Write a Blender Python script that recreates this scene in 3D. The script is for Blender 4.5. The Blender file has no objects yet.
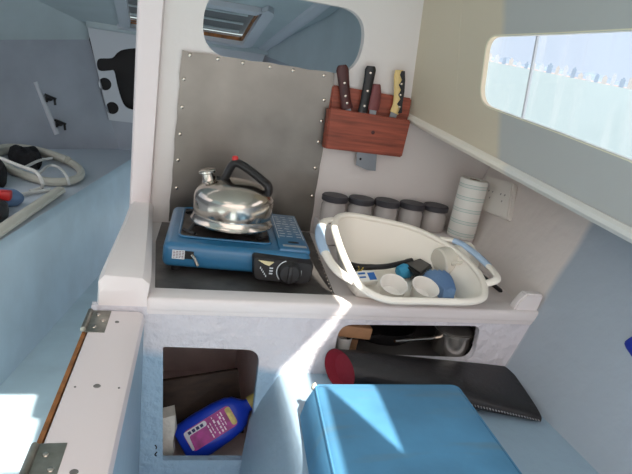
import bpy, bmesh, math, random
from mathutils import Vector, Matrix
random.seed(7)
SC = bpy.context.scene
COL = SC.collection
PI = math.pi

# ------------------------------------------------------------------ camera
M = ((0.9596060639164803, 0.06569430266420892, 0.27356984609452717),
     (-0.24046044095728136, -0.3133069892183811, 0.9187042542851007),
     (0.14606498016071398, -0.9473768991823563, -0.284854405734357))
CAM = Vector((-0.05275030906127843, -1.7903981978974208, 0.5392103887896006))
FPX = 583.0
cd = bpy.data.cameras.new('camera'); cam = bpy.data.objects.new('camera', cd); COL.objects.link(cam)
cd.sensor_width = 36; cd.lens = FPX / 632 * 36; cd.clip_start = 0.02; cd.clip_end = 6000
rot = Matrix(((M[0][0], -M[0][1], -M[0][2]), (M[1][0], -M[1][1], -M[1][2]), (M[2][0], -M[2][1], -M[2][2])))
cam.matrix_world = Matrix.Translation(CAM) @ rot.to_4x4()
SC.camera = cam
SC.view_settings.view_transform = 'Standard'; SC.view_settings.look = 'None'
SC.view_settings.gamma = 1; SC.view_settings.exposure = 0.8

def ray(px, py):
    v = (px - 316.0, py - 237.0, FPX)
    return Vector([sum(M[i][k] * v[k] for k in range(3)) for i in range(3)])
def at(px, py, axis, val):
    """where the view line through a photo point meets the plane axis = val"""
    r = ray(px, py); i = 'XYZ'.index(axis); t = (val - CAM[i]) / r[i]
    return CAM + t * r
def atp(px, py, n, d):
    n = Vector(n); r = ray(px, py); t = (d - n.dot(CAM)) / n.dot(r)
    return CAM + t * r

# ------------------------------------------------------------------ materials
def lin(c):
    return tuple(((v / 12.92) if v <= 0.04045 else ((v + 0.055) / 1.055) ** 2.4) for v in c)
def rgb(r, g, b):
    return (*lin((r / 255, g / 255, b / 255)), 1)
def mat(name, col, rough=0.5, metal=0.0, bump=0.0, bscale=40, var=0.0, vscale=6, spec=0.5, trans=0.0, ior=1.45, alpha=1.0, coat=0.0, stretch=None, detail=3):
    m = bpy.data.materials.new(name); m.use_nodes = True
    nt = m.node_tree; b = nt.nodes['Principled BSDF']
    b.inputs['Base Color'].default_value = rgb(*col)
    b.inputs['Roughness'].default_value = rough; b.inputs['Metallic'].default_value = metal
    b.inputs['Specular IOR Level'].default_value = spec
    b.inputs['Transmission Weight'].default_value = trans; b.inputs['IOR'].default_value = ior
    b.inputs['Alpha'].default_value = alpha; b.inputs['Coat Weight'].default_value = coat
    tc = nt.nodes.new('ShaderNodeTexCoord'); src = tc.outputs['Object']
    if stretch:
        mp = nt.nodes.new('ShaderNodeMapping'); mp.inputs['Scale'].default_value = stretch
        nt.links.new(src, mp.inputs['Vector']); src = mp.outputs['Vector']
    if var:
        n = nt.nodes.new('ShaderNodeTexNoise'); n.inputs['Scale'].default_value = vscale; n.inputs['Detail'].default_value = 5
        nt.links.new(src, n.inputs['Vector'])
        r = nt.nodes.new('ShaderNodeValToRGB')
        r.color_ramp.elements[0].position = 0.3; r.color_ramp.elements[1].position = 0.7
        r.color_ramp.elements[0].color = rgb(*[max(0, v * (1 - var)) for v in col])
        r.color_ramp.elements[1].color = rgb(*[min(255, v * (1 + var * 0.6)) for v in col])
        nt.links.new(n.outputs['Fac'], r.inputs['Fac']); nt.links.new(r.outputs['Color'], b.inputs['Base Color'])
    if bump:
        n2 = nt.nodes.new('ShaderNodeTexNoise'); n2.inputs['Scale'].default_value = bscale; n2.inputs['Detail'].default_value = detail
        nt.links.new(src, n2.inputs['Vector'])
        bp = nt.nodes.new('ShaderNodeBump'); bp.inputs['Strength'].default_value = bump; bp.inputs['Distance'].default_value = 0.01
        nt.links.new(n2.outputs['Fac'], bp.inputs['Height']); nt.links.new(bp.outputs['Normal'], b.inputs['Normal'])
    return m
def two_tone(name, colA, colB, axis, edge, soft=0.01, wob=0.02, rough=0.45, bump=0.25, bscale=30, invert=False, slope=None):
    """paint that changes colour across the line axis = edge (a painted boundary on the surface)"""
    m = mat(name, colA, rough, bump=bump, bscale=bscale)
    nt = m.node_tree; b = nt.nodes['Principled BSDF']
    tc = nt.nodes.new('ShaderNodeTexCoord'); sep = nt.nodes.new('ShaderNodeSeparateXYZ')
    nt.links.new(tc.outputs['Object'], sep.inputs[0])
    n = nt.nodes.new('ShaderNodeTexNoise'); n.inputs['Scale'].default_value = 9; nt.links.new(tc.outputs['Object'], n.inputs['Vector'])
    a = nt.nodes.new('ShaderNodeMath'); a.operation = 'MULTIPLY_ADD'; a.inputs[1].default_value = wob
    nt.links.new(n.outputs['Fac'], a.inputs[0])
    if slope:
        s = nt.nodes.new('ShaderNodeMath'); s.operation = 'MULTIPLY_ADD'; s.inputs[1].default_value = slope[1]
        nt.links.new(sep.outputs[slope[0]], s.inputs[0]); nt.links.new(sep.outputs[axis], s.inputs[2])
        nt.links.new(s.outputs[0], a.inputs[2])
    else:
        nt.links.new(sep.outputs[axis], a.inputs[2])
    mr = nt.nodes.new('ShaderNodeMapRange'); mr.inputs[1].default_value = edge + wob / 2 - soft; mr.inputs[2].default_value = edge + wob / 2 + soft
    nt.links.new(a.outputs[0], mr.inputs[0])
    mx = nt.nodes.new('ShaderNodeMix'); mx.data_type = 'RGBA'
    mx.inputs[6].default_value = rgb(*colB); mx.inputs[7].default_value = rgb(*colA)
    nt.links.new(mr.outputs[0], mx.inputs[0]); nt.links.new(mx.outputs[2], b.inputs['Base Color'])
    return m

WHITE = (227, 219, 217); BLUE = (184, 207, 221); CREAM = (226, 219, 205); HULLBLUE = (176, 198, 214)
m_white = mat('white gelcoat', WHITE, 0.4, bump=0.12, bscale=35)
m_bulk = mat('bulkhead white paint', (224, 216, 212), 0.42, bump=0.18, bscale=22)
m_post = mat('post white paint', (231, 219, 218), 0.35, bump=0.08, bscale=18)
m_front = two_tone('front white over blue', (208, 204, 209), (152, 177, 198), 'Z', -0.12, 0.012, 0.03, 0.4, 1.0, 38, slope=('X', 0.16))
m_blue = mat('pale blue paint', BLUE, 0.4, bump=0.15, bscale=14, var=0.05)
m_floorblue = mat('blue sole paint', (198, 221, 231), 0.4, bump=0.15, bscale=14, var=0.06)
m_hull = two_tone('hull cream and blue', (226, 217, 211), (168, 178, 188), 'Y', -0.600, 0.012, 0.02, 0.45, 0.3, 16)
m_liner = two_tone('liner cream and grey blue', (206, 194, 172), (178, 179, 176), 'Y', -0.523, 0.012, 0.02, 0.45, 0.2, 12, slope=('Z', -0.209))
m_lip = two_tone('lip cream and grey blue', (232, 224, 210), (212, 210, 204), 'Y', -0.49, 0.012, 0.02, 0.4, 0.1, 20)
m_berth = mat('berth front paint', (152, 174, 191), 0.45, bump=0.25, bscale=25)
m_fore = mat('fore cabin grey blue', (158, 165, 176), 0.5, bump=0.2, bscale=12, var=0.05)
m_foredeck = mat('fore cabin deckhead blue', (180, 194, 199), 0.5, bump=0.15, bscale=12, var=0.03)
m_foreplate = mat('bow panel pale', (196, 202, 210), 0.5, bump=0.1, bscale=12)
m_dark = mat('black for marks and painted shade', (26, 25, 27), 0.7)  # black marks, and the shade painted behind the bow panel
m_locker = mat('bare locker grey brown', (214, 196, 192), 0.7, bump=0.3, bscale=30, var=0.1)
m_ply = mat('dark brown plywood', (66, 50, 40), 0.6, var=0.2, vscale=20, stretch=(1, 8, 1))
m_plyedge = mat('varnished ply edge', (150, 96, 48), 0.5, var=0.25, vscale=30)
m_steel = mat('brushed stainless', (128, 124, 118), 0.40, 1.0, bump=0.12, bscale=7, var=0.12, vscale=5)
m_tray = mat('dark worn steel', (104, 100, 97), 0.5, 0.6, bump=0.1, bscale=60, var=0.3, vscale=9)
m_chrome = mat('polished steel', (192, 184, 174), 0.17, 1.0, bump=0.03, bscale=20, var=0.1, vscale=8)
m_screw = mat('screw steel', (190, 182, 170), 0.25, 1.0)
m_hinge = mat('dull hinge steel', (150, 148, 138), 0.38, 1.0, var=0.15, vscale=30, bump=0.1, bscale=80)
m_stove = mat('blue enamel', (44, 104, 142), 0.28, bump=0.03, bscale=60, coat=0.3, spec=0.5)
m_blackp = mat('black plastic', (32, 31, 32), 0.42, bump=0.05, bscale=80)
m_grate = mat('black enamel grate', (26, 24, 24), 0.4)
m_drip = mat('sooty drip pan', (96, 88, 84), 0.4, 0.7, var=0.3, vscale=18)
m_print = mat('white print', (215, 222, 226), 0.5)
m_silver = mat('silver sticker', (176, 184, 188), 0.35, 0.5)
m_red = mat('red plastic', (196, 44, 44), 0.4)
m_wood = mat('red cedar', (150, 74, 54), 0.5, bump=0.15, bscale=12, var=0.22, vscale=7, stretch=(1, 6, 14))
m_rose = mat('dark rosewood handle', (72, 30, 28), 0.4, var=0.3, vscale=20, stretch=(3, 3, 0.6))
m_purple = mat('purplish wood handle', (120, 62, 62), 0.5, var=0.2, vscale=14)
m_yellow = mat('yellow knife plastic', (222, 192, 128), 0.45)
m_blade = mat('knife steel', (140, 144, 148), 0.35, 0.85)
m_jarlid = mat('charcoal jar lid', (62, 61, 66), 0.5)
m_paper = mat('white paper', (236, 234, 228), 0.8, bump=0.15, bscale=40)
m_core = mat('cardboard core', (150, 112, 88), 0.85)
m_tub = mat('white tub plastic', (243, 236, 224), 0.38, spec=0.4)
m_grip = mat('pale blue grip', (176, 200, 226), 0.5)
m_cup = mat('white cup', (240, 236, 230), 0.4)
m_sky = mat('turquoise scourer', (60, 150, 190), 0.7, bump=0.4, bscale=150)
m_cloth = mat('blue ribbed cloth', (122, 156, 198), 0.85, bump=0.3, bscale=120)
m_outlet = mat('ivory outlet plastic', (232, 226, 218), 0.45)
m_red_lining = mat('red lining', (128, 18, 38), 0.8, bump=0.2, bscale=60)
m_vinyl = mat('black vinyl', (30, 28, 30), 0.5, bump=0.25, bscale=60)
m_stitch = mat('pale stitching', (150, 148, 150), 0.7)
m_cush = mat('blue vinyl', (80, 138, 176), 0.6, bump=0.3, bscale=9, var=0.09, vscale=7)
m_foam = mat('foam', (206, 200, 186), 0.9, bump=0.4, bscale=90)
m_royal = mat('royal blue fabric', (22, 52, 170), 0.7, bump=0.2, bscale=50)
m_bottle = mat('cobalt plastic', (26, 62, 190), 0.3, spec=0.5)
m_cap = mat('yellowish cap', (190, 172, 96), 0.5)
m_hose = mat('off white hose', (198, 196, 184), 0.55)
m_wire = mat('white cable', (214, 214, 210), 0.5)
m_blackcloth = mat('black cloth', (22, 22, 25), 0.85, bump=0.5, bscale=30)
m_bluegrey = mat('blue grey tool plastic', (110, 140, 178), 0.6)
m_gasket = mat('pale window rim', (224, 220, 196), 0.4)
m_woodlight = mat('light wood', (176, 132, 96), 0.6, var=0.15, vscale=20)
m_rigging = mat('rigging steel', (120, 128, 138), 0.6, 0.1)
m_roofw = mat('roof liner white', (222, 220, 214), 0.5)

def m_glass(name, col, rough=0.03):
    m = bpy.data.materials.new(name); m.use_nodes = True
    b = m.node_tree.nodes['Principled BSDF']
    b.inputs['Base Color'].default_value = rgb(*col); b.inputs['Roughness'].default_value = rough
    b.inputs['Transmission Weight'].default_value = 0.85; b.inputs['IOR'].default_value = 1.2
    return m
m_jar = bpy.data.materials.new('dusty clear jar'); m_jar.use_nodes = True
_n = m_jar.node_tree; _b = _n.nodes['Principled BSDF']; _b.inputs['Base Color'].default_value = rgb(222, 214, 210); _b.inputs['Roughness'].default_value = 0.25
_t = _n.nodes.new('ShaderNodeBsdfTransparent'); _m = _n.nodes.new('ShaderNodeMixShader'); _m.inputs[0].default_value = 0.55
_n.links.new(_t.outputs[0], _m.inputs[1]); _n.links.new(_b.outputs[0], _m.inputs[2]); _n.links.new(_m.outputs[0], _n.nodes['Material Output'].inputs[0])
m_jug = m_jar.copy(); m_jug.node_tree.nodes['Mix Shader'].inputs[0].default_value = 0.7; m_jug.name = 'cloudy clear plastic'; m_jug.node_tree.nodes['Principled BSDF'].inputs['Base Color'].default_value = rgb(240, 234, 220)

# ------------------------------------------------------------------ mesh helpers
def nb(): return bmesh.new()
def bx(bm, x0, x1, y0, y1, z0, z1, mx=None, bev=0.0, seg=2):
    r = bmesh.ops.create_cube(bm, size=1.0); vs = r['verts']
    for v in vs:
        v.co = Vector(((x0 + x1) / 2 + v.co.x * (x1 - x0), (y0 + y1) / 2 + v.co.y * (y1 - y0), (z0 + z1) / 2 + v.co.z * (z1 - z0)))
    if bev:
        es = list({e for v in vs for e in v.link_edges})
        rr = bmesh.ops.bevel(bm, geom=es, offset=bev, segments=seg, affect='EDGES', profile=0.5)
        vs = list({v for v in rr['verts']} | {v for v in vs if v.is_valid})
    if mx is not None:
        for v in vs: v.co = mx @ v.co
    return vs
def loft(bm, rings, closed=True, cap=True):
    R = [[bm.verts.new(p) for p in ring] for ring in rings]
    n = len(R[0])
    for a, b in zip(R[:-1], R[1:]):
        for i in range(n if closed else n - 1):
            j = (i + 1) % n
            try: bm.faces.new((a[i], a[j], b[j], b[i]))
            except ValueError: pass
    if cap and closed:
        for q in (R[0], R[-1]):
            try: bm.faces.new(q)
            except ValueError: pass
    return R
def lathe(bm, prof, c=(0, 0, 0), axis=(0, 0, 1), seg=40, cap=True):
    ax = Vector(axis).normalized(); q = Vector((0, 0, 1)).rotation_difference(ax); c = Vector(c)
    rings = []
    for r, z in prof:
        r = max(r, 0.0002)
        rings.append([c + q @ Vector((r * math.cos(2 * PI * i / seg), r * math.sin(2 * PI * i / seg), z)) for i in range(seg)])
    loft(bm, rings, True, cap)
def tube(bm, pts, r, seg=10, closed=False, flat=None):
    pts = [Vector(p) for p in pts]; n = len(pts); rings = []; up = None
    for i, p in enumerate(pts):
        a = pts[(i - 1) % n] if (closed or i) else p
        b = pts[(i + 1) % n] if (closed or i < n - 1) else p
        t = (b - a).normalized()
        if up is None:
            up = Vector((0, 0, 1)) if abs(t.z) < 0.9 else Vector((0, 1, 0))
        s = t.cross(up).normalized(); up = s.cross(t).normalized()
        rr = r[i] if isinstance(r, (list, tuple)) else r
        fx, fy = flat if flat else (1, 1)
        rings.append([p + s * (rr * fx * math.cos(2 * PI * k / seg)) + up * (rr * fy * math.sin(2 * PI * k / seg)) for k in range(seg)])
    if closed: rings.append(rings[0])
    loft(bm, rings, True, not closed)
    if closed: bmesh.ops.remove_doubles(bm, verts=bm.verts, dist=1e-6)
def cr(pts, n=8, closed=False):
    """Catmull-Rom through the points"""
    P = [Vector(p) for p in pts]; N = len(P); out = []
    for i in range(N if closed else N - 1):
        g = lambda k: P[k % N] if closed else P[min(max(k, 0), N - 1)]
        p0, p1, p2, p3 = g(i - 1), g(i), g(i + 1), g(i + 2)
        for k in range(n):
            t = k / n
            out.append(0.5 * ((2 * p1) + (p2 - p0) * t + (2 * p0 - 5 * p1 + 4 * p2 - p3) * t * t + (3 * p1 - p0 - 3 * p2 + p3) * t ** 3))
    if not closed: out.append(P[-1])
    return out
def rpoly(pts, rad, n=6):
    """polygon with rounded corners; rad one number or one per corner"""
    P = [Vector(p) for p in pts]; N = len(P); out = []
    for i in range(N):
        r = rad[i] if isinstance(rad, (list, tuple)) else rad
        p, a, b = P[i], P[i - 1], P[(i + 1) % N]
        if r <= 0: out.append(p); continue
        d1 = (a - p); d2 = (b - p); r1 = min(r, d1.length * 0.49, d2.length * 0.49)
        s, e = p + d1.normalized() * r1, p + d2.normalized() * r1
        for k in range(n + 1):
            t = k / n; out.append(s * (1 - t) ** 2 + p * 2 * t * (1 - t) + e * t * t)
    return out
def panel_mesh(outer, holes, thick, fr, bevel=0.0):
    """flat panel with holes: 2-D outlines filled and extruded, then placed by fr(u, v, w)"""
    cu = bpy.data.curves.new('tmp', 'CURVE'); cu.dimensions = '2D'; cu.fill_mode = 'BOTH'; cu.extrude = thick / 2
    cu.bevel_depth = bevel; cu.bevel_resolution = 1
    for poly in [outer] + list(holes):
        sp = cu.splines.new('POLY'); sp.points.add(len(poly) - 1); sp.use_cyclic_u = True
        for k, p in enumerate(poly): sp.points[k].co = (p[0], p[1], 0, 1)
    o = bpy.data.objects.new('tmp', cu); COL.objects.link(o)
    dg = bpy.context.evaluated_depsgraph_get()
    me = bpy.data.meshes.new_from_object(o.evaluated_get(dg), depsgraph=dg)
    bpy.data.objects.remove(o); bpy.data.curves.remove(cu)
    for v in me.vertices: v.co = fr(v.co.x, v.co.y, v.co.z)
    bm = nb(); bm.from_mesh(me); bpy.data.meshes.remove(me)
    bmesh.ops.remove_doubles(bm, verts=bm.verts, dist=1e-5)
    return bm
def wloc(o):
    p = Vector(o.location)
    while o.parent: o = o.parent; p = p + o.location
    return p
def obj(name, bm, m, parent=None, world=True, smooth=True, flip=True):
    if flip: bmesh.ops.recalc_face_normals(bm, faces=bm.faces)
    me = bpy.data.meshes.new(name); bm.to_mesh(me); bm.free()
    me.materials.append(m)
    if smooth and hasattr(me, 'polygons'):
        for p in me.polygons: p.use_smooth = True
        me.set_sharp_from_angle(angle=math.radians(34))
    o = bpy.data.objects.new(name, me); COL.objects.link(o)
    if parent:
        o.parent = parent
        if world: o.location = -wloc(parent)
    return o
def props(o, label, cat, group=None, kind=None):
    o['label'] = label; o['category'] = cat
    if group: o['group'] = group
    if kind: o['kind'] = kind
    return o
def thing(name, label, cat, loc=(0, 0, 0), rz=0, group=None):
    o = bpy.data.objects.new(name, None); COL.objects.link(o); o.empty_display_size = 0.05
    o.location = loc; o.rotation_euler = (0, 0, rz)
    return props(o, label, cat, group)
def struct(name, bm, m, smooth=True, parent=None, label=None):
    o = obj(name, bm, m, parent, smooth=smooth)
    if not parent: o['kind'] = 'structure'
    if label: o['label'] = label
    return o
def base_origin(o):
    """put a one-mesh thing's origin at its base"""
    vs = [v.co for v in o.data.vertices]
    c = Vector(((min(v.x for v in vs) + max(v.x for v in vs)) / 2, (min(v.y for v in vs) + max(v.y for v in vs)) / 2, min(v.z for v in vs)))
    for v in o.data.vertices: v.co -= c
    o.location = c
    return o
def single(name, bm, m, label, cat, group=None, smooth=True):
    return base_origin(props(obj(name, bm, m, smooth=smooth), label, cat, group))

XZ = lambda y: (lambda u, v, w: Vector((u, y + w, v)))
XY = lambda z: (lambda u, v, w: Vector((u, v, z + w)))

# ================================================================== SETTING
# --- main bulkhead with the oval pass-through
ov = rpoly([(0.050, 0.512), (0.534, 0.512), (0.540, 0.705), (0.056, 0.705)], 0.098, 12)
bulk = panel_mesh([(-0.115, -0.5), (1.13, -0.5), (1.10, 0.395), (0.745, 0.40), (0.715, 1.02), (-0.115, 1.02)], [ov], 0.03, XZ(0.017))
struct('wall_forward', bulk, m_bulk)
bm = nb()
loft(bm, [[(-0.112, -0.022, 0.02), (-0.060, -0.022, 0.02), (-0.056, 0.002, 0.02), (-0.056, 0.05, 0.02), (-0.118, 0.05, 0.02), (-0.118, -0.01, 0.02)],
          [(-0.116, -0.022, 0.3), (-0.060, -0.022, 0.3), (-0.056, 0.002, 0.3), (-0.056, 0.05, 0.3), (-0.122, 0.05, 0.3), (-0.122, -0.01, 0.3)],
          [(-0.128, -0.022, 1.02), (-0.060, -0.022, 1.02), (-0.054, 0.002, 1.02), (-0.054, 0.05, 1.02), (-0.134, 0.05, 1.02), (-0.134, -0.01, 1.02)]])
bmesh.ops.bevel(bm, geom=[e for e in bm.edges if abs(e.verts[0].co.z - e.verts[1].co.z) > 0.1], offset=0.004, segments=2, affect='EDGES')
struct('trim_1', bm, m_post)

# --- starboard hull side below the side deck, side-deck lip, cabin side with window
def hullx(y, z):
    return 0.92 + 0.35 * z - (0.0 if z > -0.15 else 0.55 * (z + 0.15) ** 2 * 4) - 0.02 * max(0, y + 0.6) + 0.055 * min(1.0, max(0.0, (y + 0.55) / 0.4))
bm = nb(); rings = []
for z in [-0.52, -0.42, -0.32, -0.24, -0.17, -0.1, 0, 0.1, 0.2, 0.3, 0.4, 0.46]:
    rings.append([(hullx(y, min(z, 0.408 + 0.125 * y)), y, min(z, 0.408 + 0.125 * y)) for y in [-0.001 - 0.1 * k for k in range(0, 26)]])
loft(bm, rings, False, False)
g = bmesh.ops.extrude_face_region(bm, geom=bm.faces[:])
for v in [q for q in g['geom'] if isinstance(q, bmesh.types.BMVert)]: v.co.x += 0.04
struct('wall_right', bm, m_hull)
# lip (inner edge of the side deck)
bm = nb(); rings = []
for k in range(14):
    y = 0.03 - 0.2 * k; x = 0.735 - 0.16 * y; z = 0.412 + 0.125 * y
    rings.append([(x - 0.016, y, z - 0.004), (x - 0.014, y, z + 0.006), (x - 0.006, y, z + 0.013), (x + 0.05, y, z + 0.016),
                  (hullx(y, z) + 0.05, y, z + 0.016), (hullx(y, z) + 0.05, y, z - 0.012), (x + 0.02, y, z - 0.016), (x - 0.008, y, z - 0.014)])
loft(bm, rings)
struct('trim_2', bm, m_lip)
# cabin side: plane 1*x + .16*y + .06*z = D
NL = Vector((1, 0.16, 0.06)); DL = 0.735 + 0.06 * 0.412
def linerfr(u, v, w):   # u = y, v = z
    return Vector((DL - 0.16 * u - 0.06 * v + w, u, v))
wpts = [(490, 37), (560, 34.5), (632, 31), (632, 160), (560, 132), (484.5, 103), (480, 93), (483, 70)]
W = [atp(x, y, NL, DL) for x, y in wpts]
yz = lambda p: (p.y, p.z)
# window outline, carried aft beyond the frame to a rounded end
wtop = W[2]; wbot = W[3]
outl = [yz(W[0]), yz(W[1]), yz(W[2]), (-1.02, 0.703), (-1.10, 0.60), (-1.06, 0.385), yz(W[3]), yz(W[4]), (-0.335, 0.498)]
outl = rpoly(outl, [0.035, 0, 0, 0.06, 0.06, 0.06, 0, 0, 0.05], 7)
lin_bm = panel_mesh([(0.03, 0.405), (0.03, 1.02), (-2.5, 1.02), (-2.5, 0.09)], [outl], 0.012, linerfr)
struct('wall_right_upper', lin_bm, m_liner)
c0 = Vector((sum(p[0] for p in outl) / len(outl), sum(p[1] for p in outl) / len(outl), 0))
def grow(poly, d):
    out = []
    for i, p in enumerate(poly):
        a = Vector(poly[i - 1]).to_2d(); b = Vector(poly[(i + 1) % len(poly)]).to_2d(); t = (b - a).normalized(); n = Vector((t.y, -t.x))
        q = Vector(p).to_2d()
        if (q + n * d - c0.to_2d()).length < (q - c0.to_2d()).length: n = -n
        out.append(q + n * d)
    return out
win = thing('window_1', 'long cabin window looking out to sea and a far shore', 'window', (0.84, -0.7, 0.38)); win['kind'] = 'structure'
del win['category']
obj('window_rim', panel_mesh(grow(outl, 0.001), [grow(outl, -0.004)], 0.010, lambda u, v, w: linerfr(u, v, w - 0.002)), m_gasket, win)
# pane: clear acrylic with salt streaks
m_pane = bpy.data.materials.new('salt streaked acrylic'); m_pane.use_nodes = True
nt = m_pane.node_tree; nt.nodes.remove(nt.nodes['Principled BSDF']); out = nt.nodes['Material Output']
tr = nt.nodes.new('ShaderNodeBsdfTransparent'); tr.inputs[0].default_value = (0.96, 0.98, 1, 1)
df = nt.nodes.new('ShaderNodeBsdfTranslucent'); df.inputs[0].default_value = rgb(236, 240, 242)
gl = nt.nodes.new('ShaderNodeBsdfGlossy'); gl.inputs['Roughness'].default_value = 0.05
tc = nt.nodes.new('ShaderNodeTexCoord'); mp = nt.nodes.new('ShaderNodeMapping'); mp.inputs['Scale'].default_value = (20, 30, 1.5)
nz = nt.nodes.new('ShaderNodeTexNoise'); nz.inputs['Scale'].default_value = 1.6; nz.inputs['Detail'].default_value = 6
mr = nt.nodes.new('ShaderNodeMapRange'); mr.inputs[1].default_value = 0.5; mr.inputs[2].default_value = 0.85; mr.inputs[3].default_value = 0.04; mr.inputs[4].default_value = 0.22
mx = nt.nodes.new('ShaderNodeMixShader'); mx2 = nt.nodes.new('ShaderNodeMixShader'); mx2.inputs[0].default_value = 0.04
nt.links.new(tc.outputs['Object'], mp.inputs[0]); nt.links.new(mp.outputs[0], nz.inputs['Vector']); nt.links.new(nz.outputs['Fac'], mr.inputs[0])
nt.links.new(mr.outputs[0], mx.inputs[0]); nt.links.new(tr.outputs[0], mx.inputs[1]); nt.links.new(df.outputs[0], mx.inputs[2])
nt.links.new(mx.outputs[0], mx2.inputs[1]); nt.links.new(gl.outputs[0], mx2.inputs[2]); nt.links.new(mx2.outputs[0], out.inputs[0])
obj('window_pane', panel_mesh(grow(outl, 0.001), [], 0.004, lambda u, v, w: linerfr(u, v, w + 0.008)), m_pane, win)
# raised seam on the cabin side
a = atp(465, -30, NL, DL); b = atp(457, 113, NL, DL)
bm = nb(); tube(bm, [a.lerp(b, k / 12) for k in range(13)], [0.007] * 12 + [0.004], 10, flat=(1, 1))
struct('trim_3', bm, m_liner)

# --- roof over the galley, unseen sun blocker with openings cut to shape sun patches
sun_cutR = [(0.483, -1.02), (0.512, -1.366), (0.408, -1.49), (0.394, -1.90), (0.418, -1.90), (0.452, -1.62), (0.536, -1.85), (0.566, -1.605), (0.478, -1.58), (0.486, -1.47), (0.537, -1.37), (0.548, -1.02)]
sun_cutL = [(-0.118, -1.66), (-0.120, -1.44), (-0.145, -1.43), (-0.148, -1.317), (-0.75, -1.317), (-0.75, -1.66)]
roof = panel_mesh([(-1.6, 0.0), (0.86, 0.0), (1.12, -2.1), (-1.6, -2.1)], [sun_cutR, sun_cutL], 0.02, XY(1.01))
struct('ceiling', roof, m_roofw, smooth=False)

# --- cabin sole and port side
bm = nb(); bx(bm, -1.5, 1.0, -2.5, 1.9, -0.54, -0.50)
struct('floor', bm, m_floorblue)
# starboard settee berth: flared front and flat top
bm = nb(); rings = []
prof = [(0.195, -0.505), (0.200, -0.40), (0.206, -0.30), (0.226, -0.245), (0.252, -0.195), (0.259, -0.180), (0.265, -0.174), (0.272, -0.172), (0.285, -0.172), (0.30, -0.172), (0.862, -0.172)]
for y in [-0.60, -1.0, -1.4, -2.4]:
    sh = 0.02 * (y + 0.6)
    rings.append([(x + (sh if x < 0.5 else 0), y, z) for x, z in prof])
loft(bm, rings, False, False)
berth = thing('settee_berth', 'pale blue settee berth on the right carrying the blue cushion', 'berth', (0.5, -1.2, -0.5))
obj('berth_moulding', bm, m_berth, berth)

# ================================================================== GALLEY UNIT
gal = thing('galley_counter', 'white moulded galley counter with a raised left edge and two open lockers', 'counter', (0.4, -0.3, -0.5))
YF = -0.605
hole1 = rpoly([(-0.009, -0.105), (0.209, -0.110), (0.216, -0.414), (0.011, -0.405)], [0.004, 0.035, 0.006, 0.004])
hole2 = rpoly([(0.390, -0.040), (0.766, -0.034), (0.770, -0.134), (0.390, -0.124)], [0.035, 0.022, 0.04, 0.01])
fp = panel_mesh([(-0.16, -0.5), (-0.16, -0.01), (0.925, -0.01), (0.925, 0.0), (0.87, -0.14), (0.80, -0.5)], [hole1, hole2], 0.018, XZ(YF + 0.009), 0.0)
obj('front_panel', fp, m_front, gal)
bm = nb(); bx(bm, -0.05, 0.95, YF - 0.002, -0.002, -0.028, -0.001, bev=0.006); obj('worktop', bm, m_white, gal)
bm = nb(); bx(bm, -0.05, 0.93, YF - 0.004, -0.545, -0.02, 0.012, bev=0.008, seg=3); obj('front_lip', bm, m_white, gal)
bm = nb()
loft(bm, [[(-0.115, 0.0, -0.5), (-0.115, 0.0, 0.05), (-0.105, 0.0, 0.063), (-0.062, 0.0, 0.063), (-0.050, 0.0, 0.050), (-0.046, 0.0, -0.5)],
          [(-0.124, -0.2, -0.5), (-0.124, -0.2, 0.05), (-0.112, -0.2, 0.064), (-0.060, -0.2, 0.064), (-0.048, -0.2, 0.052), (-0.042, -0.2, -0.5)],
          [(-0.148, -0.56, -0.5), (-0.148, -0.56, 0.046), (-0.138, -0.56, 0.062), (-0.060, -0.56, 0.060), (-0.044, -0.56, 0.045), (-0.036, -0.56, -0.5)],
          [(-0.152, -0.592, -0.5), (-0.150, -0.592, 0.038), (-0.138, -0.592, 0.053), (-0.062, -0.592, 0.050), (-0.046, -0.592, 0.036), (-0.036, -0.592, -0.5)],
          [(-0.150, -0.6045, -0.5), (-0.146, -0.6045, 0.018), (-0.136, -0.6045, 0.030), (-0.064, -0.6045, 0.026), (-0.050, -0.6045, 0.014), (-0.042, -0.6045, -0.5)]])
obj('raised_end', bm, m_white, gal)
bm = nb(); bx(bm, 0.462, 0.985, -0.135, -0.003, 0.0, 0.058, bev=0.006); obj('jar_shelf', bm, m_white, gal)
bm = nb()
loft(bm, [[(0.855, -0.60, 0.008), (0.925, -0.60, 0.008), (0.932, -0.60, 0.056), (0.880, -0.60, 0.056), (0.860, -0.60, 0.030)],
          [(0.855, -0.572, 0.008), (0.925, -0.572, 0.008), (0.932, -0.572, 0.056), (0.880, -0.572, 0.056), (0.860, -0.572, 0.030)]])
bmesh.ops.bevel(bm, geom=bm.edges[:], offset=0.004, segments=2, affect='EDGES')
obj('end_block', bm, m_white, gal)
# lockers behind the two openings
bm = nb(); bx(bm, -0.036, 0.262, -0.06, -0.045, -0.498, -0.03); bx(bm, -0.036, -0.026, -0.59, -0.06, -0.498, -0.03); bx(bm, 0.250, 0.262, -0.588, -0.06, -0.498, -0.03)
bx(bm, -0.036, 0.262, -0.588, -0.06, -0.499, -0.488)
obj('left_locker_lining', bm, m_locker, gal)
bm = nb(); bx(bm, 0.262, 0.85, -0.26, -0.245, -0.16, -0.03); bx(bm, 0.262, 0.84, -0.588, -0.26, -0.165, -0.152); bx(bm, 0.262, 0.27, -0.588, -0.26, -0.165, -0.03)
obj('right_locker_lining', bm, mat('dark grey locker lining', (84, 80, 78), 0.7, var=0.2), gal)  # dark grey lining with random tone
bm = nb(); tube(bm, cr([at(155, 445, 'Y', -0.606), at(156.5, 447, 'Y', -0.606), at(156, 449, 'Y', -0.606)], 4), 0.0014, 6); tube(bm, cr([at(157, 452, 'Y', -0.606), at(155, 454.5, 'Y', -0.606), at(156.5, 456, 'Y', -0.606)], 4), 0.0014, 6)
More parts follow.
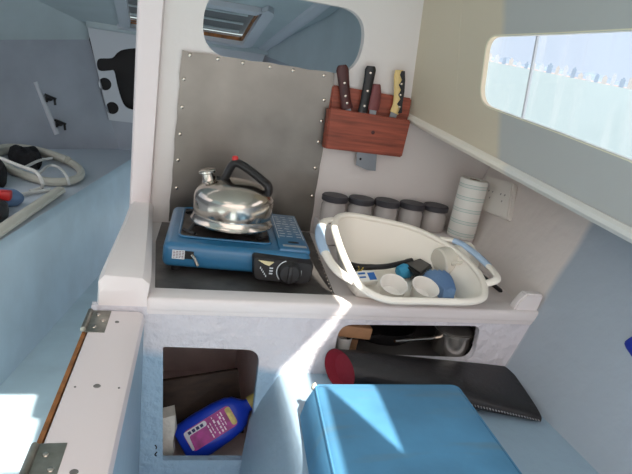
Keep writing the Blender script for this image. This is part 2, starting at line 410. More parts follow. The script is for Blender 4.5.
obj('paint_mark', bm, m_dark, gal)

# ================================================================== HINGED BOARD, left foreground
brd = thing('companionway_bench', 'white painted bench top with steel hinges along its left edge', 'bench', (-0.12, -1.0, -0.5))
ed = lambda y: -0.151 + 0.058 * (y + 0.6)   # left edge
er = lambda y: -0.051 + 0.062 * (y + 0.6)   # right edge
bm = nb(); ys = [-0.610, -0.8, -1.0, -1.2, -1.5]
prof = lambda y: [(ed(y), y, -0.045), (ed(y), y, -0.024), (ed(y) + 0.003, y, -0.020), (er(y) - 0.014, y, -0.020), (er(y) - 0.004, y, -0.025), (er(y), y, -0.038), (er(y), y, -0.045)]
loft(bm, [prof(y) for y in ys]); obj('bench_top', bm, m_post, brd)
bm = nb()
loft(bm, [[(ed(y) + 0.03, y, -0.5), (ed(y) + 0.03, y, -0.045), (er(y) - 0.001, y, -0.045), (er(y) + 0.012, y, -0.5)] for y in ys]); obj('bench_side', bm, m_berth, brd)
bm = nb(); loft(bm, [[(ed(y) - 0.010, y, -0.30), (ed(y) - 0.010, y, -0.024), (ed(y) - 0.003, y, -0.024), (ed(y) - 0.003, y, -0.30)] for y in (-0.66, -0.9, -1.2, -1.5)])
obj('door_flap', bm, m_plyedge, brd)['label'] = 'brown plywood edge of the flap hung on the hinges'
def hinge(y0, y1):
    h = nb(); w = 0.032
    loft(h, [[(ed(y) - 0.004, y, -0.0205), (ed(y) - 0.004, y, -0.0185), (ed(y) + w, y, -0.0185), (ed(y) + w, y, -0.0205)] for y in (y0, y1)])
    ho = obj('hinge', h, m_hinge, brd)
    k = nb(); tube(k, [(ed(y0 + 0.006) - 0.008, y0 + 0.006, -0.017), (ed(y1 - 0.006) - 0.008, y1 - 0.006, -0.017)], 0.0055, 12); obj('hinge_pin', k, m_hinge, ho)
    for (u, v) in ((0.3, 0.22), (0.7, 0.5), (0.3, 0.78)):
        s = nb(); y = y0 + (y1 - y0) * v; lathe(s, [(0.0048, 0), (0.0042, 0.0014), (0.0, 0.0018)], (ed(y) + w * u, y, -0.0186), seg=12); obj('screw', s, m_screw, ho)
hinge(-0.708, -0.612); hinge(-1.155, -1.045)
for (px, py, r) in ((117, 322, 0.0045), (97, 386, 0.0062), (75, 387, 0.002), (119, 388, 0.002), (74, 472, 0.006)):
    s = nb(); p = at(px, py, 'Z', -0.02); lathe(s, [(r, 0), (r * 0.8, 0.0012), (0, 0.0014)], (p.x, p.y, -0.0202), seg=14); obj('plug', s, mat('dull plug', (120, 116, 112), 0.6, 0.3), brd)

# ================================================================== SPLASH PLATE AND TRAY
sp = thing('splash_plate', 'tall stainless steel splash plate screwed to the bulkhead behind the stove', 'metal plate', (0.23, -0.004, 0.0))
wob = lambda i: 0.0012 * math.sin(i * 2.1) + 0.0008 * math.sin(i * 5.3)
outp = [(0.0 + wob(i), 0.004 + 0.511 * i / 16) for i in range(17)] + [(0.46 * i / 16, 0.515 + wob(i + 40)) for i in range(1, 16)] + [(0.458 + wob(i + 80) - 0.004 * (i / 16), 0.515 - 0.511 * i / 16) for i in range(17)]
obj('plate_sheet', panel_mesh(outp, [], 0.003, XZ(-0.0045)), m_steel, sp)
for (px, py) in [(190, 55), (218, 59), (243, 63), (270, 67), (293, 70.5), (324, 75.5), (184, 79), (182, 107), (180, 134), (178, 160), (176.5, 188), (324, 100), (321.5, 121), (318.5, 142), (315, 168), (312, 196)]:
    p = at(px, py, 'Y', -0.006); s = nb(); lathe(s, [(0.0058, 0), (0.005, 0.002), (0.0025, 0.003), (0, 0.0032)], p, (0, -1, 0), 14); obj('screw', s, m_screw, sp)
tr_ = thing('stove_tray', 'dark worn steel sheet lying on the counter under the blue stove', 'tray', (0.18, -0.28, 0.0))
to = [at(155, 290, 'Z', 0.001), at(335, 296, 'Z', 0.001), at(309, 232, 'Z', 0.001), Vector((0.45, -0.012, 0)), Vector((-0.02, -0.012, 0)), Vector((-0.036, -0.2, 0))]
obj('tray_sheet', panel_mesh([(p.x, max(p.y, -0.538)) for p in to], [], 0.002, XY(0.0012)), m_tray, tr_)
for k in range(18):
    t = k / 17; p = at(333 - 23 * t, 294 - 58 * t, 'Z', 0.003); s = nb(); lathe(s, [(0.0022, 0), (0.0015, 0.0018), (0, 0.002)], p, seg=8); obj('stud', s, m_screw, tr_)

# ================================================================== STOVE
st = thing('camping_stove', 'blue portable gas stove with a kettle standing on it', 'stove', (0.173, -0.283, 0.0035), math.radians(-5))
st.scale = (1.05, 1.05, 1.0)
L = dict(world=False)
bm = nb(); bx(bm, -0.172, 0.172, -0.165, 0.165, 0.016, 0.078, bev=0.016, seg=4); body = obj('stove_body', bm, m_stove, st, **L)
for sx in (-0.14, 0.14):
    for sy in (-0.13, 0.13):
        bm = nb(); lathe(bm, [(0.012, 0.0), (0.013, 0.018)], (sx, sy, 0), seg=14); obj('foot', bm, m_blackp, st, **L)
bm = nb(); loft(bm, [[(p.x, p.y, 0.0775) for p in rpoly([(-0.140, -0.118), (0.078, -0.118), (0.078, 0.140), (-0.140, 0.140)], 0.02)],
                     [(p.x, p.y, 0.0800) for p in rpoly([(-0.140, -0.118), (0.078, -0.118), (0.078, 0.140), (-0.140, 0.140)], 0.02)]])
drip = obj('drip_pan', bm, m_drip, st, **L)
bm = nb(); tube(bm, [(p.x, p.y, 0.081) for p in rpoly([(-0.140, -0.118), (0.078, -0.118), (0.078, 0.140), (-0.140, 0.140)], 0.02)], 0.003, 8, True); obj('pan_rim', bm, m_stove, drip, **L)
bm = nb(); lathe(bm, [(0.036, 0.079), (0.038, 0.088), (0.026, 0.09), (0.024, 0.096), (0, 0.097)], (-0.03, 0.01, 0), seg=28); obj('burner', bm, m_drip, st, **L)
bm = nb()
tube(bm, [(-0.03 + 0.075 * math.cos(2 * PI * k / 40), 0.01 + 0.075 * math.sin(2 * PI * k / 40), 0.088) for k in range(40)], 0.0045, 8, True)
for k in range(4):
    a = PI / 4 + k * PI / 2; c, s = math.cos(a), math.sin(a)
    tube(bm, [(-0.03 + c * 0.125, 0.01 + s * 0.125, 0.082), (-0.03 + c * 0.112, 0.01 + s * 0.112, 0.099), (-0.03 + c * 0.045, 0.01 + s * 0.045, 0.099)], 0.0055, 8)
    tube(bm, [(-0.03 + c * 0.125 - s * 0.02, 0.01 + s * 0.125 + c * 0.02, 0.082), (-0.03 + c * 0.125 + s * 0.02, 0.01 + s * 0.125 - c * 0.02, 0.082)], 0.0045, 8)
obj('pan_support', bm, m_grate, st, **L)
bm = nb(); bx(bm, 0.094, 0.170, -0.150, 0.160, 0.070, 0.0845, bev=0.005); lid = obj('cartridge_cover', bm, m_stove, st, **L)
def pr(x, y, lx, ly, r=0.0):   # flat printed strips on the cover
    s = nb(); bx(s, x - lx / 2, x + lx / 2, y - ly / 2, y + ly / 2, 0.0845, 0.0849); return s
bm = nb()
for i in range(9):
    y = 0.125 - i * 0.022
    for j in range(3):
        wd = random.uniform(0.008, 0.016); x = 0.112 + j * 0.02 + random.uniform(-0.003, 0.003)
        bx(bm, x - wd / 2, x + wd / 2, y - 0.0012, y + 0.0012, 0.0845, 0.0849)
for x in (0.101, 0.163): bx(bm, x - 0.0006, x + 0.0006, -0.07, 0.14, 0.0845, 0.0849)
obj('printed_notice', bm, m_print, lid, **L)
obj('finger_slot', (lambda b: (loft(b, [[(0.134 + 0.014 * math.cos(2 * PI * k / 24), -0.098 + 0.007 * math.sin(2 * PI * k / 24), z) for k in range(24)] for z in (0.0845, 0.0851)]), b)[1])(nb()), m_dark, lid, **L)
obj('silver_strip', pr(0.134, -0.126, 0.058, 0.014), m_silver, lid, **L)
bm = nb()
cpo = rpoly([(0.036, 0.010), (0.172, 0.008), (0.176, 0.066), (0.030, 0.072)], [0.02, 0.02, 0.012, 0.008])
loft(bm, [[(p.x, -0.150, p.y) for p in cpo], [(p.x, -0.182, p.y) for p in cpo], [(0.104 + (p.x - 0.104) * 0.94, -0.190, 0.040 + (p.y - 0.040) * 0.9) for p in cpo]])
cp = obj('control_panel', bm, m_blackp, st, **L)
bm = nb(); lathe(bm, [(0.027, 0), (0.027, 0.012), (0.022, 0.020), (0.0, 0.021)], (0.118, -0.19, 0.040), (0, -1, 0), 32); bx(bm, 0.113, 0.123, -0.217, -0.208, 0.018, 0.062, bev=0.002); kn = obj('knob', bm, m_blackp, cp, **L)
bm = nb(); tube(bm, [(0.118 + 0.029 * math.cos(a), -0.192, 0.040 + 0.029 * math.sin(a)) for a in [math.radians(110 + 9 * i) for i in range(14)]], 0.0014, 6); obj('dial_mark', bm, m_print, cp, **L)
bm = nb(); tube(bm, [(0.118 + 0.029 * math.cos(a), -0.192, 0.040 + 0.029 * math.sin(a)) for a in [math.radians(-50 + 9 * i) for i in range(8)]], 0.0010, 6); obj('dial_mark', bm, m_print, cp, **L)
bm = nb(); loft(bm, [[(0.044, y, 0.064), (0.080, y, 0.062), (0.070, y, 0.052), (0.060, y, 0.055)] for y in (-0.186, -0.194)]); obj('lock_lever', bm, mat('cream plastic', (216, 204, 160), 0.5), cp, **L)
bm = nb()
for i in range(5): bx(bm, 0.050 + i * 0.0035, 0.052 + i * 0.0035, -0.1915, -0.189, 0.042 - i * 0.005, 0.047 - i * 0.005)
for i in range(3): bx(bm, 0.072, 0.080, -0.1915, -0.189, 0.044 - i * 0.007, 0.047 - i * 0.007)
obj('printed_marks', bm, m_print, cp, **L)
bm = nb(); bx(bm, -0.150, -0.122, -0.1665, -0.163, 0.040, 0.062); stk = obj('sticker', bm, m_print, st, **L)
bm = nb()
for i in range(5):
    for j in range(4):
        bx(bm, -0.148 + j * 0.0065, -0.1445 + j * 0.0065 + random.uniform(0, .002), -0.1672, -0.166, 0.043 + i * 0.0038, 0.0445 + i * 0.0038)
obj('sticker_print', bm, mat('grey red print', (120, 90, 96), 0.6), stk, **L)
bm = nb(); bx(bm, -0.122, -0.102, -0.1668, -0.163, 0.042, 0.061); obj('sticker_block', bm, m_dark, st, **L)
bm = nb(); tube(bm, [(-0.106, -0.166, 0.052), (-0.100, -0.172, 0.048), (-0.090, -0.176, 0.030)], [0.0035, 0.004, 0.0035], 8); obj('eject_lever', bm, m_chrome, st, **L)

# ================================================================== KETTLE
ZK = 0.1045
ke = thing('kettle', 'round stainless steel whistling kettle with a black handle on the stove', 'kettle', (0.152, -0.312, ZK), math.radians(-10))
bm = nb()
lathe(bm, [(0.085, 0.0), (0.102, 0.001), (0.107, 0.004), (0.1075, 0.008), (0.104, 0.014), (0.1015, 0.024), (0.1015, 0.029), (0.103, 0.033), (0.1035, 0.068), (0.1015, 0.077), (0.095, 0.087), (0.079, 0.100), (0.056, 0.110), (0.03, 0.115), (0.0, 0.116)], seg=64)
kb = obj('kettle_body', bm, m_chrome, ke, **L)
bm = nb(); ax = (-0.25, -0.03, 1)
lathe(bm, [(0.020, -0.004), (0.0185, 0.0), (0.0165, 0.020), (0.0165, 0.026)], (-0.068, 0.012, 0.096), ax, 28); spt = obj('spout', bm, m_chrome, ke, **L)
bm = nb(); lathe(bm, [(0.021, 0.0), (0.023, 0.002), (0.023, 0.007), (0.019, 0.010), (0.0, 0.011)], (-0.0745, 0.011, 0.122), ax, 28); obj('spout_cap', bm, m_chrome, spt, **L)
bm = nb()
hp = [(-0.050, 0.008, 0.108), (-0.036, 0.007, 0.109), (-0.028, 0.006, 0.120), (-0.016, 0.004, 0.150), (-0.004, 0.003, 0.158), (0.012, 0.0, 0.155), (0.046, -0.008, 0.138), (0.074, -0.014, 0.121), (0.083, -0.016, 0.113), (0.086, -0.016, 0.100), (0.080, -0.015, 0.082)]
tube(bm, cr(hp, 5), 0.0125, 14, flat=(1.3, 0.85))
hd = obj('kettle_handle', bm, m_blackp, ke, **L)
bm = nb(); lathe(bm, [(0.008, 0), (0.008, 0.010), (0.006, 0.013), (0, 0.014)], (-0.008, 0.004, 0.163), (-0.15, 0, 1), 16); obj('whistle_button', bm, m_red, hd, **L)

# ================================================================== KNIFE BLOCK AND KNIVES
kbk = thing('knife_rack', 'reddish wooden knife rack fixed to the bulkhead beside the splash plate', 'knife rack', (0.595, 0.0, 0.29))
A, B_, C_, D_ = at(333, 85, 'Y', -0.012), at(412, 98.5, 'Y', -0.012), at(405, 140, 'Y', -0.012), at(326, 128, 'Y', -0.012)
def slab(pts, y0, y1, bev=0.004):
    b = nb(); loft(b, [[(p.x, y0, p.z) for p in pts], [(p.x, y1, p.z) for p in pts]])
    bmesh.ops.bevel(b, geom=b.edges[:], offset=bev, segments=2, affect='EDGES'); return b
obj('back_board', slab([A, B_, C_, D_], -0.001, -0.013), m_wood, kbk)
fpts = [at(330, 108, 'Y', -0.052), at(411, 120.5, 'Y', -0.052), at(402, 157.5, 'Y', -0.052), at(325, 148.5, 'Y', -0.052)]
fb = obj('front_board', slab(fpts, -0.040, -0.053), m_wood, kbk)
for (u0, u1) in ((0.0, 0.06), (0.94, 1.0)):
    p0, p1 = fpts[0].lerp(fpts[1], u0), fpts[0].lerp(fpts[1], u1); q0, q1 = fpts[3].lerp(fpts[2], u0), fpts[3].lerp(fpts[2], u1)
    obj('spacer', slab([p0 - Vector((0, 0, .004)), p1 - Vector((0, 0, .004)), q1, q0], -0.013, -0.040, 0.001), m_wood, kbk)
p = at(373, 132.5, 'Y', -0.0535); bm = nb(); lathe(bm, [(0.006, 0), (0.004, 0.0006), (0, 0.0008)], p, (0, -1, 0), 14); obj('wood_knot', bm, m_rose, fb)
YKN = -0.027
def knife(name, label, pts, rad, m, blade_to, rivets=(), bw=0.012, flat=(1, 0.8)):
    P = [at(x, y, 'Y', YKN) for x, y in pts]
    k = thing(name, label, 'knife', P[0])
    b = nb(); path = cr(P, 6); n = len(path)
    rr = [rad[0] + 0 for _ in range(n)]
    for i in range(n):
        t = i / (n - 1) * (len(rad) - 1); j = min(int(t), len(rad) - 2); rr[i] = rad[j] + (rad[j + 1] - rad[j]) * (t - j)
    # a flattened handle: elliptical rings in the X-Z plane
    rings = []
    for i, q in enumerate(path):
        tt = (path[min(i + 1, n - 1)] - path[max(i - 1, 0)]).normalized(); s = tt.cross(Vector((0, 1, 0))).normalized()
        rings.append([q + s * rr[i] * math.cos(2 * PI * a / 14) + Vector((0, 1, 0)) * 0.0085 * math.sin(2 * PI * a / 14) for a in range(14)])
    loft(b, rings); h = obj('handle', b, m, k)
    e = P[0]; d = (P[0] - P[1]).normalized(); s = d.cross(Vector((0, 1, 0))).normalized(); Lb = blade_to
    b = nb(); loft(b, [[e + s * bw - d * 0.006 + Vector((0, w, 0)), e - s * bw - d * 0.006 + Vector((0, w, 0)), e - s * bw * 0.7 + d * Lb * 0.8 + Vector((0, w, 0)), e + s * bw * 0.9 + d * Lb + Vector((0, w, 0))] for w in (-0.0012, 0.0012)])
    obj('blade', b, m_blade, k)
    for (rx, ry) in rivets:
        q = at(rx, ry, 'Y', YKN - 0.0085); b = nb(); lathe(b, [(0.0042, 0), (0.0036, 0.0014), (0, 0.0018)], q, (0, -1, 0), 12); obj('rivet', b, m_screw, h)
    return k
knife('knife', 'knife with a dark reddish wooden handle, leftmost in the wooden rack', [(347, 109), (345.5, 100), (344, 84), (342.5, 70), (342, 65)], [0.021, 0.017, 0.0175, 0.020, 0.012], m_rose, 0.10, [(344.5, 83), (345.5, 96), (347, 103)])
knife('knife', 'knife with a black riveted handle standing second from the left in the rack', [(362.5, 112), (365, 100), (368.5, 82), (370.5, 70), (371, 66)], [0.016, 0.015, 0.016, 0.018, 0.012], m_blackp, 0.10, [(370.5, 73), (367.5, 91), (364.5, 106)])
knife('cleaver', 'cleaver with a short purplish handle whose blade shows below the rack', [(373, 110), (374.5, 102), (376, 93), (376.5, 86), (376.7, 84)], [0.018, 0.020, 0.017, 0.014, 0.011], m_purple, 0.03)
k4 = knife('knife', 'knife with a yellow and black wavy handle, rightmost in the wooden rack', [(394, 113), (397.5, 104), (398.5, 90), (399, 76), (399.5, 70)], [0.016, 0.016, 0.015, 0.017, 0.013], m_yellow, 0.09)
ko = [c for c in k4.children if c.name.startswith('handle')][0]
b = nb(); wv = [(401.5, 71), (405, 71), (405.3, 80), (404.5, 92), (402.5, 104), (402, 113), (397.8, 113.5), (400, 108), (397, 104), (400.5, 99), (398.2, 95), (401, 90), (398.8, 85), (402, 80), (400, 75)]
loft(b, [[at(x, y, 'Y', YKN - w) for x, y in wv] for w in (-0.004, 0.0105)]); obj('black_grip', b, m_blackp, ko)
for q in ((401.5, 84), (400.5, 95), (399.5, 107)):
    q = at(q[0], q[1], 'Y', YKN - 0.0105); b = nb(); lathe(b, [(0.004, 0), (0.0034, 0.0014), (0, 0.0018)], q, (0, -1, 0), 12); obj('rivet', b, m_screw, ko)
cl = [o for o in COL.objects if o.name == 'cleaver'][0]
b = nb(); cb = [at(x, y, 'Y', YKN) for x, y in ((359, 120), (379, 122), (375.5, 171), (367, 170), (356, 165))]
loft(b, [[q + Vector((0, w, 0)) for q in cb] for w in (-0.0015, 0.0015)]); obj('wide_blade', b, m_blade, cl)
b = nb(); p = at(360.5, 159, 'Y', YKN - 0.0015); lathe(b, [(0.004, 0), (0.003, 0.0006), (0, 0.0008)], p, (0, -1, 0), 12); obj('hanging_hole', b, m_dark, cl)

# ================================================================== JARS AND PAPER TOWEL
def jar(x, y, z, s, fill, label):
    t = thing('storage_jar', label, 'jar', (x, y, z), 0, 'dark lidded jars on the shelf behind the tub')
    b = nb(); lathe(b, [(0.038 * s, 0), (0.041 * s, 0.003), (0.041 * s, 0.055 * s), (0.037 * s, 0.063 * s), (0.037 * s, 0.076 * s), (0.035 * s, 0.076 * s), (0.035 * s, 0.062 * s), (0.0385 * s, 0.054 * s), (0.0385 * s, 0.005), (0.0, 0.004)], seg=36, cap=False)
    obj('glass', b, m_jar, t, **L)
    b = nb(); lathe(b, [(0.0380 * s, 0.006), (0.0380 * s, 0.046 * s), (0.0, 0.050 * s)], seg=28); obj('contents', b, fill, t, **L)
    b = nb(); lathe(b, [(0.042 * s, 0.070 * s), (0.0435 * s, 0.072 * s), (0.0435 * s, 0.085 * s), (0.040 * s, 0.089 * s), (0.0, 0.090 * s)], seg=40); obj('lid', b, m_jarlid, t, **L)
fills = [mat('grey spice', (226, 220, 218), 0.9, var=0.2, vscale=60), mat('pale grey spice', (230, 224, 222), 0.9, var=0.2, vscale=60), mat('dusty spice', (226, 216, 214), 0.9, var=0.2, vscale=60), mat('light spice', (230, 222, 218), 0.9, var=0.2, vscale=60), mat('brownish spice', (214, 184, 156), 0.9, var=0.25, vscale=60)]
jl = ['dark lidded clear jar nearest the splash plate, first of the row of five', 'dark lidded clear jar second from the splash plate', 'dark lidded clear jar in the middle of the row of five', 'dark lidded clear jar next to the jar of brownish contents', 'dark lidded jar with brownish contents beside the paper towel roll']
for i, (px, yy) in enumerate(((333, 202), (361, 206), (387.5, 208), (414, 210), (439, 212))):
    top = at(px, yy - 6, 'Z', 0.147)
    jar(0.507 + 0.0885 * i - 0.004 * (i == 4), -0.055 - 0.003 * i, 0.0585, 0.98, fills[i], jl[i])
pt = thing('paper_towel_roll', 'white paper towel roll with thin green bands in the corner by the outlet', 'paper towel', (0.938, -0.122, 0.055))
tilt = Matrix.Rotation(math.radians(12), 4, 'Y')
pt.rotation_euler = (0, math.radians(2.0), 0)
b = nb(); lathe(b, [(0.014, 0.0), (0.043, 0.0), (0.0455, 0.004), (0.0455, 0.191), (0.043, 0.195), (0.020, 0.195), (0.018, 0.191), (0.018, 0.004), (0.014, 0.0)], (0, 0, 0.004), seg=48, cap=False)
roll = obj('paper', b, m_paper, pt, **L)
nt = m_paper.node_tree
m_towel = m_paper.copy(); m_towel.name = 'paper with printed green bands'; nt = m_towel.node_tree; bs = nt.nodes['Principled BSDF']
tc = nt.nodes.new('ShaderNodeTexCoord'); wv_ = nt.nodes.new('ShaderNodeTexWave'); wv_.wave_type = 'BANDS'; wv_.bands_direction = 'Z'; wv_.inputs['Scale'].default_value = 8; wv_.inputs['Distortion'].default_value = 0.6
nt.links.new(tc.outputs['Object'], wv_.inputs['Vector'])
r_ = nt.nodes.new('ShaderNodeValToRGB'); r_.color_ramp.interpolation = 'LINEAR'
r_.color_ramp.elements[0].position = 0; r_.color_ramp.elements[0].color = rgb(238, 237, 230); r_.color_ramp.elements[1].position = 0.80; r_.color_ramp.elements[1].color = rgb(238, 237, 230)
e_ = r_.color_ramp.elements.new(0.86); e_.color = rgb(142, 182, 170); e_ = r_.color_ramp.elements.new(0.93); e_.color = rgb(226, 228, 222)
nt.links.new(wv_.outputs['Fac'], r_.inputs['Fac']); nt.links.new(r_.outputs['Color'], bs.inputs['Base Color'])
roll.data.materials[0] = m_towel
b = nb(); lathe(b, [(0.0185, 0.0), (0.0185, 0.193), (0.0165, 0.193), (0.0165, 0.0)], (0, 0, 0.004), seg=30, cap=False); obj('cardboard_core', b, m_core, pt, **L)
# outlet on the hull side
NH = Vector((1, 0, -0.35)); DH = 0.955
oc = [atp(x, y, NH, DH) for x, y in ((490, 178), (517.5, 185), (512, 222), (485, 211))]
out_ = thing('power_outlet', 'ivory double power outlet on the hull side right of the paper towel roll', 'outlet', oc[3])
n_ = Vector((-1, 0, 0.35)).normalized()
b = nb(); loft(b, [[q - n_ * 0.004 for q in oc], [q + n_ * 0.020 for q in oc]]); bmesh.ops.bevel(b, geom=b.edges[:], offset=0.004, segments=2, affect='EDGES'); face = obj('cover_plate', b, m_outlet, out_)
cc = sum(oc, Vector()) / 4
for s_ in (-1, 1):
    for (du, dv) in ((-0.010, 0.012), (0.012, 0.012), (0.0, -0.012)):
        q = cc + (oc[1] - oc[0]).normalized() * (0.034 * s_ + du) + (oc[0] - oc[3]).normalized() * dv + n_ * 0.0198
        b = nb(); lathe(b, [(0.0035, 0), (0.003, 0.0008), (0, 0.001)], q, n_, 8); obj('socket_hole', b, mat('socket grey', (150, 144, 140), 0.6), face)

# ================================================================== TUB AND ITS CONTENTS
tub = thing('dish_tub', 'white plastic dish tub with a dipped front and side handles', 'tub', (0.58, -0.43, 0.002))
rimk = [(0.478, -0.264, 0.136), (0.57, -0.270, 0.132), (0.68, -0.305, 0.122), (0.752, -0.40, 0.104), (0.775, -0.52, 0.080), (0.752, -0.608, 0.056), (0.70, -0.642, 0.047), (0.58, -0.644, 0.044), (0.48, -0.644, 0.044), (0.425, -0.622, 0.060), (0.410, -0.56, 0.080), (0.412, -0.44, 0.107), (0.428, -0.33, 0.129)]
rim = cr(rimk, 6, True)
def basept(p):
    c = Vector((0.565, -0.425, 0)); q = Vector((p.x, p.y, 0)) - c
    q = Vector((q.x * 0.80, q.y * (0.72 if q.y < 0 else 0.80), 0)) + c
    q.y = max(q.y, -0.548); q.z = 0.0035; return q
base = [basept(p) for p in rim]
def ring(t, inset=0.0):
    out = []
    for r_p, b_p in zip(rim, base):
        c = Vector((0.565, -0.425, 0)); p = b_p.lerp(r_p, t); p.z = b_p.z + (r_p.z - b_p.z) * t
        d = Vector((p.x - c.x, p.y - c.y, 0)).normalized(); out.append(p - d * inset)
    return out
bm = nb()
sm = lambda t: t
rings = [ring(1.0), ring(0.75), ring(0.5), ring(0.25), ring(0.08), ring(0.0, 0.010)]
rings[-1] = [Vector((p.x, p.y, 0.0025)) for p in rings[-1]]
inner = [[p + Vector((0, 0, 0.003)) for p in ring(0.0, 0.012)], ring(0.08, 0.0045), ring(0.25, 0.004), ring(0.5, 0.004), ring(0.75, 0.004), ring(1.0, 0.004)]
allr = rings + [[Vector((0.565 + (p.x - 0.565) * 0.02, -0.425 + (p.y + 0.425) * 0.02, 0.0025)) for p in rings[-1]]]
loft(bm, allr, True, True)
inn = [[Vector((0.565 + (p.x - 0.565) * 0.02, -0.425 + (p.y + 0.425) * 0.02, 0.0065)) for p in rings[-1]]] + inner
loft(bm, inn, True, True)
bmesh.ops.remove_doubles(bm, verts=bm.verts, dist=1e-5)
fl = [f for f in bm.faces if len(f.verts) > 10 and f.calc_center_median().z > 0.03]
for f in fl: bm.faces.remove(f)
tbin = obj('tub_bin', bm, m_tub, tub)
bm = nb(); tube(bm, [p + Vector((0, 0, 0.001)) for p in rim], 0.0095, 10, True, flat=(1, 0.85)); obj('rolled_rim', bm, m_tub, tub)
lh = cr([(0.440, -0.305, 0.132), (0.398, -0.335, 0.133), (0.370, -0.40, 0.119), (0.364, -0.475, 0.100), (0.378, -0.555, 0.078), (0.412, -0.595, 0.066)], 6)
bm = nb(); tube(bm, lh, 0.0095, 10, flat=(1.2, 0.8)); h1 = obj('handle', bm, m_tub, tub)
bm = nb(); tube(bm, lh[9:20], 0.0108, 12, flat=(1.2, 0.8)); obj('blue_grip', bm, m_grip, h1)
rh = cr([(0.735, -0.36, 0.116), (0.775, -0.385, 0.118), (0.800, -0.44, 0.108), (0.812, -0.52, 0.092), (0.800, -0.575, 0.084), (0.772, -0.575, 0.070)], 6)
bm = nb(); tube(bm, rh, 0.0085, 10, flat=(1.2, 0.8)); h2 = obj('handle', bm, m_tub, tub)
bm = nb(); tube(bm, rh[5:18], 0.0098, 12, flat=(1.2, 0.8)); obj('blue_grip', bm, m_grip, h2)

def cup(x, y, z, tiltx, tilty, label):
    t = thing('cup', label, 'cup', (x, y, z)); t.rotation_euler = (tiltx, tilty, 0); t.scale = (0.92, 0.92, 0.58)
    b = nb(); lathe(b, [(0.026, 0.0), (0.030, 0.004), (0.038, 0.064), (0.0395, 0.066), (0.037, 0.066), (0.0365, 0.063), (0.028, 0.006), (0.0, 0.005)], seg=36, cap=False)
    lathe(b, [(0.026, 0.0), (0.0, 0.0)], seg=36, cap=False)
    obj('cup_body', b, m_cup, t, **L)
    return t
cup(0.536, -0.534, 0.012, 0.42, -0.05, 'white cup at the front of the tub by the small packet')
cup(0.616, -0.540, 0.012, 0.42, 0.06, 'white cup at the front of the tub beside the blue ribbed cloth')
# dish brush
db = thing('dish_brush', 'black dish brush lying across the bottom of the tub', 'brush', (0.56, -0.36, 0.008))
b = nb(); tube(b, cr([at(349, 264.5, 'Z', 0.036), at(362, 267, 'Z', 0.036), at(385, 266.5, 'Z', 0.040), at(402, 263, 'Z', 0.045), at(412, 261, 'Z', 0.050)], 5), [0.0085] * 8 + [0.0075] * 9 + [0.009] * 4, 10); obj('handle', b, m_blackp, db)
b = nb(); hq = [at(404, 262.5, 'Z', 0.052), at(420, 257.5, 'Z', 0.052), at(433, 265, 'Z', 0.052), at(421, 274, 'Z', 0.052)]
loft(b, [hq, [q - Vector((0, 0, 0.014)) for q in hq]]); bmesh.ops.bevel(b, geom=b.edges[:], offset=0.005, segments=2, affect='EDGES'); hb_ = obj('brush_head', b, m_blackp, db)
b = nb()
for i in range(9):
    for j in range(6):
        u, v = (i + .5) / 9, (j + .5) / 6; q = hq[0].lerp(hq[1], u).lerp(hq[3].lerp(hq[2], u), v) - Vector((0, 0, 0.012))
        tube(b, [q, q + Vector((0.003, -0.006, -0.024))], 0.0012, 5)
bo = obj('bristles', b, m_blackp, hb_)
# scourer ring of yellow and black wire
so = thing('wire_scourer', 'yellow and black wire scourer in the left corner of the tub', 'scourer', (0.462, -0.42, 0.008))
c0_ = at(350, 268, 'Z', 0.03)
for j, mm in ((0, m_blackp), (1, mat('yellow wire', (190, 166, 60), 0.5))):
    b = nb()
    tube(b, [(c0_.x + 0.004 * j + (0.020 + 0.008 * math.sin(k * 0.9 + j)) * math.cos(k * 0.55 + j * 0.5), c0_.y - 0.012 + 0.026 * math.sin(k * 0.55 + j * 0.5), 0.012 + 0.028 * (k / 70) + 0.004 * math.sin(k * 1.7 + j)) for k in range(70)], 0.0030 if j == 0 else 0.0018, 6)
    obj('wire_coil', b, mm, so)
# small packet
pk = thing('packet', 'small white and blue packet lying left of the cups in the tub', 'packet', (0.48, -0.46, 0.008))
b = nb(); q = at(366, 277, 'Z', 0.03); mx_ = Matrix.Translation((q.x, q.y, 0.027)) @ Matrix.Rotation(0.5, 4, 'X') @ Matrix.Rotation(0.15, 4, 'Z')
bx(b, -0.028, 0.028, -0.019, 0.019, -0.009, 0.009, mx_, 0.004); pb = obj('wrapper', b, m_paper, pk)
b = nb(); bx(b, 0.004, 0.024, -0.014, 0.010, 0.0088, 0.0094, mx_); bx(b, -0.022, -0.002, 0.006, 0.012, 0.0088, 0.0094, mx_); bx(b, -0.022, -0.004, -0.006, -0.001, 0.0088, 0.0094, mx_); obj('blue_print', b, mat('blue packet print', (40, 104, 180), 0.5), pb)
# turquoise scourer pad
b = nb(); q = at(405, 269.5, 'Z', 0.035)
bmesh.ops.create_icosphere(b, subdivisions=3, radius=1)
for v in b.verts:
    n3 = 1 + 0.06 * math.sin(v.co.x * 9) * math.cos(v.co.y * 8); v.co = Vector((q.x + v.co.x * 0.026 * n3, q.y + v.co.y * 0.02 * n3, 0.030 + v.co.z * 0.021 * n3))
single('scouring_pad', b, m_sky, 'turquoise scouring pad under the head of the black brush', 'scouring pad')
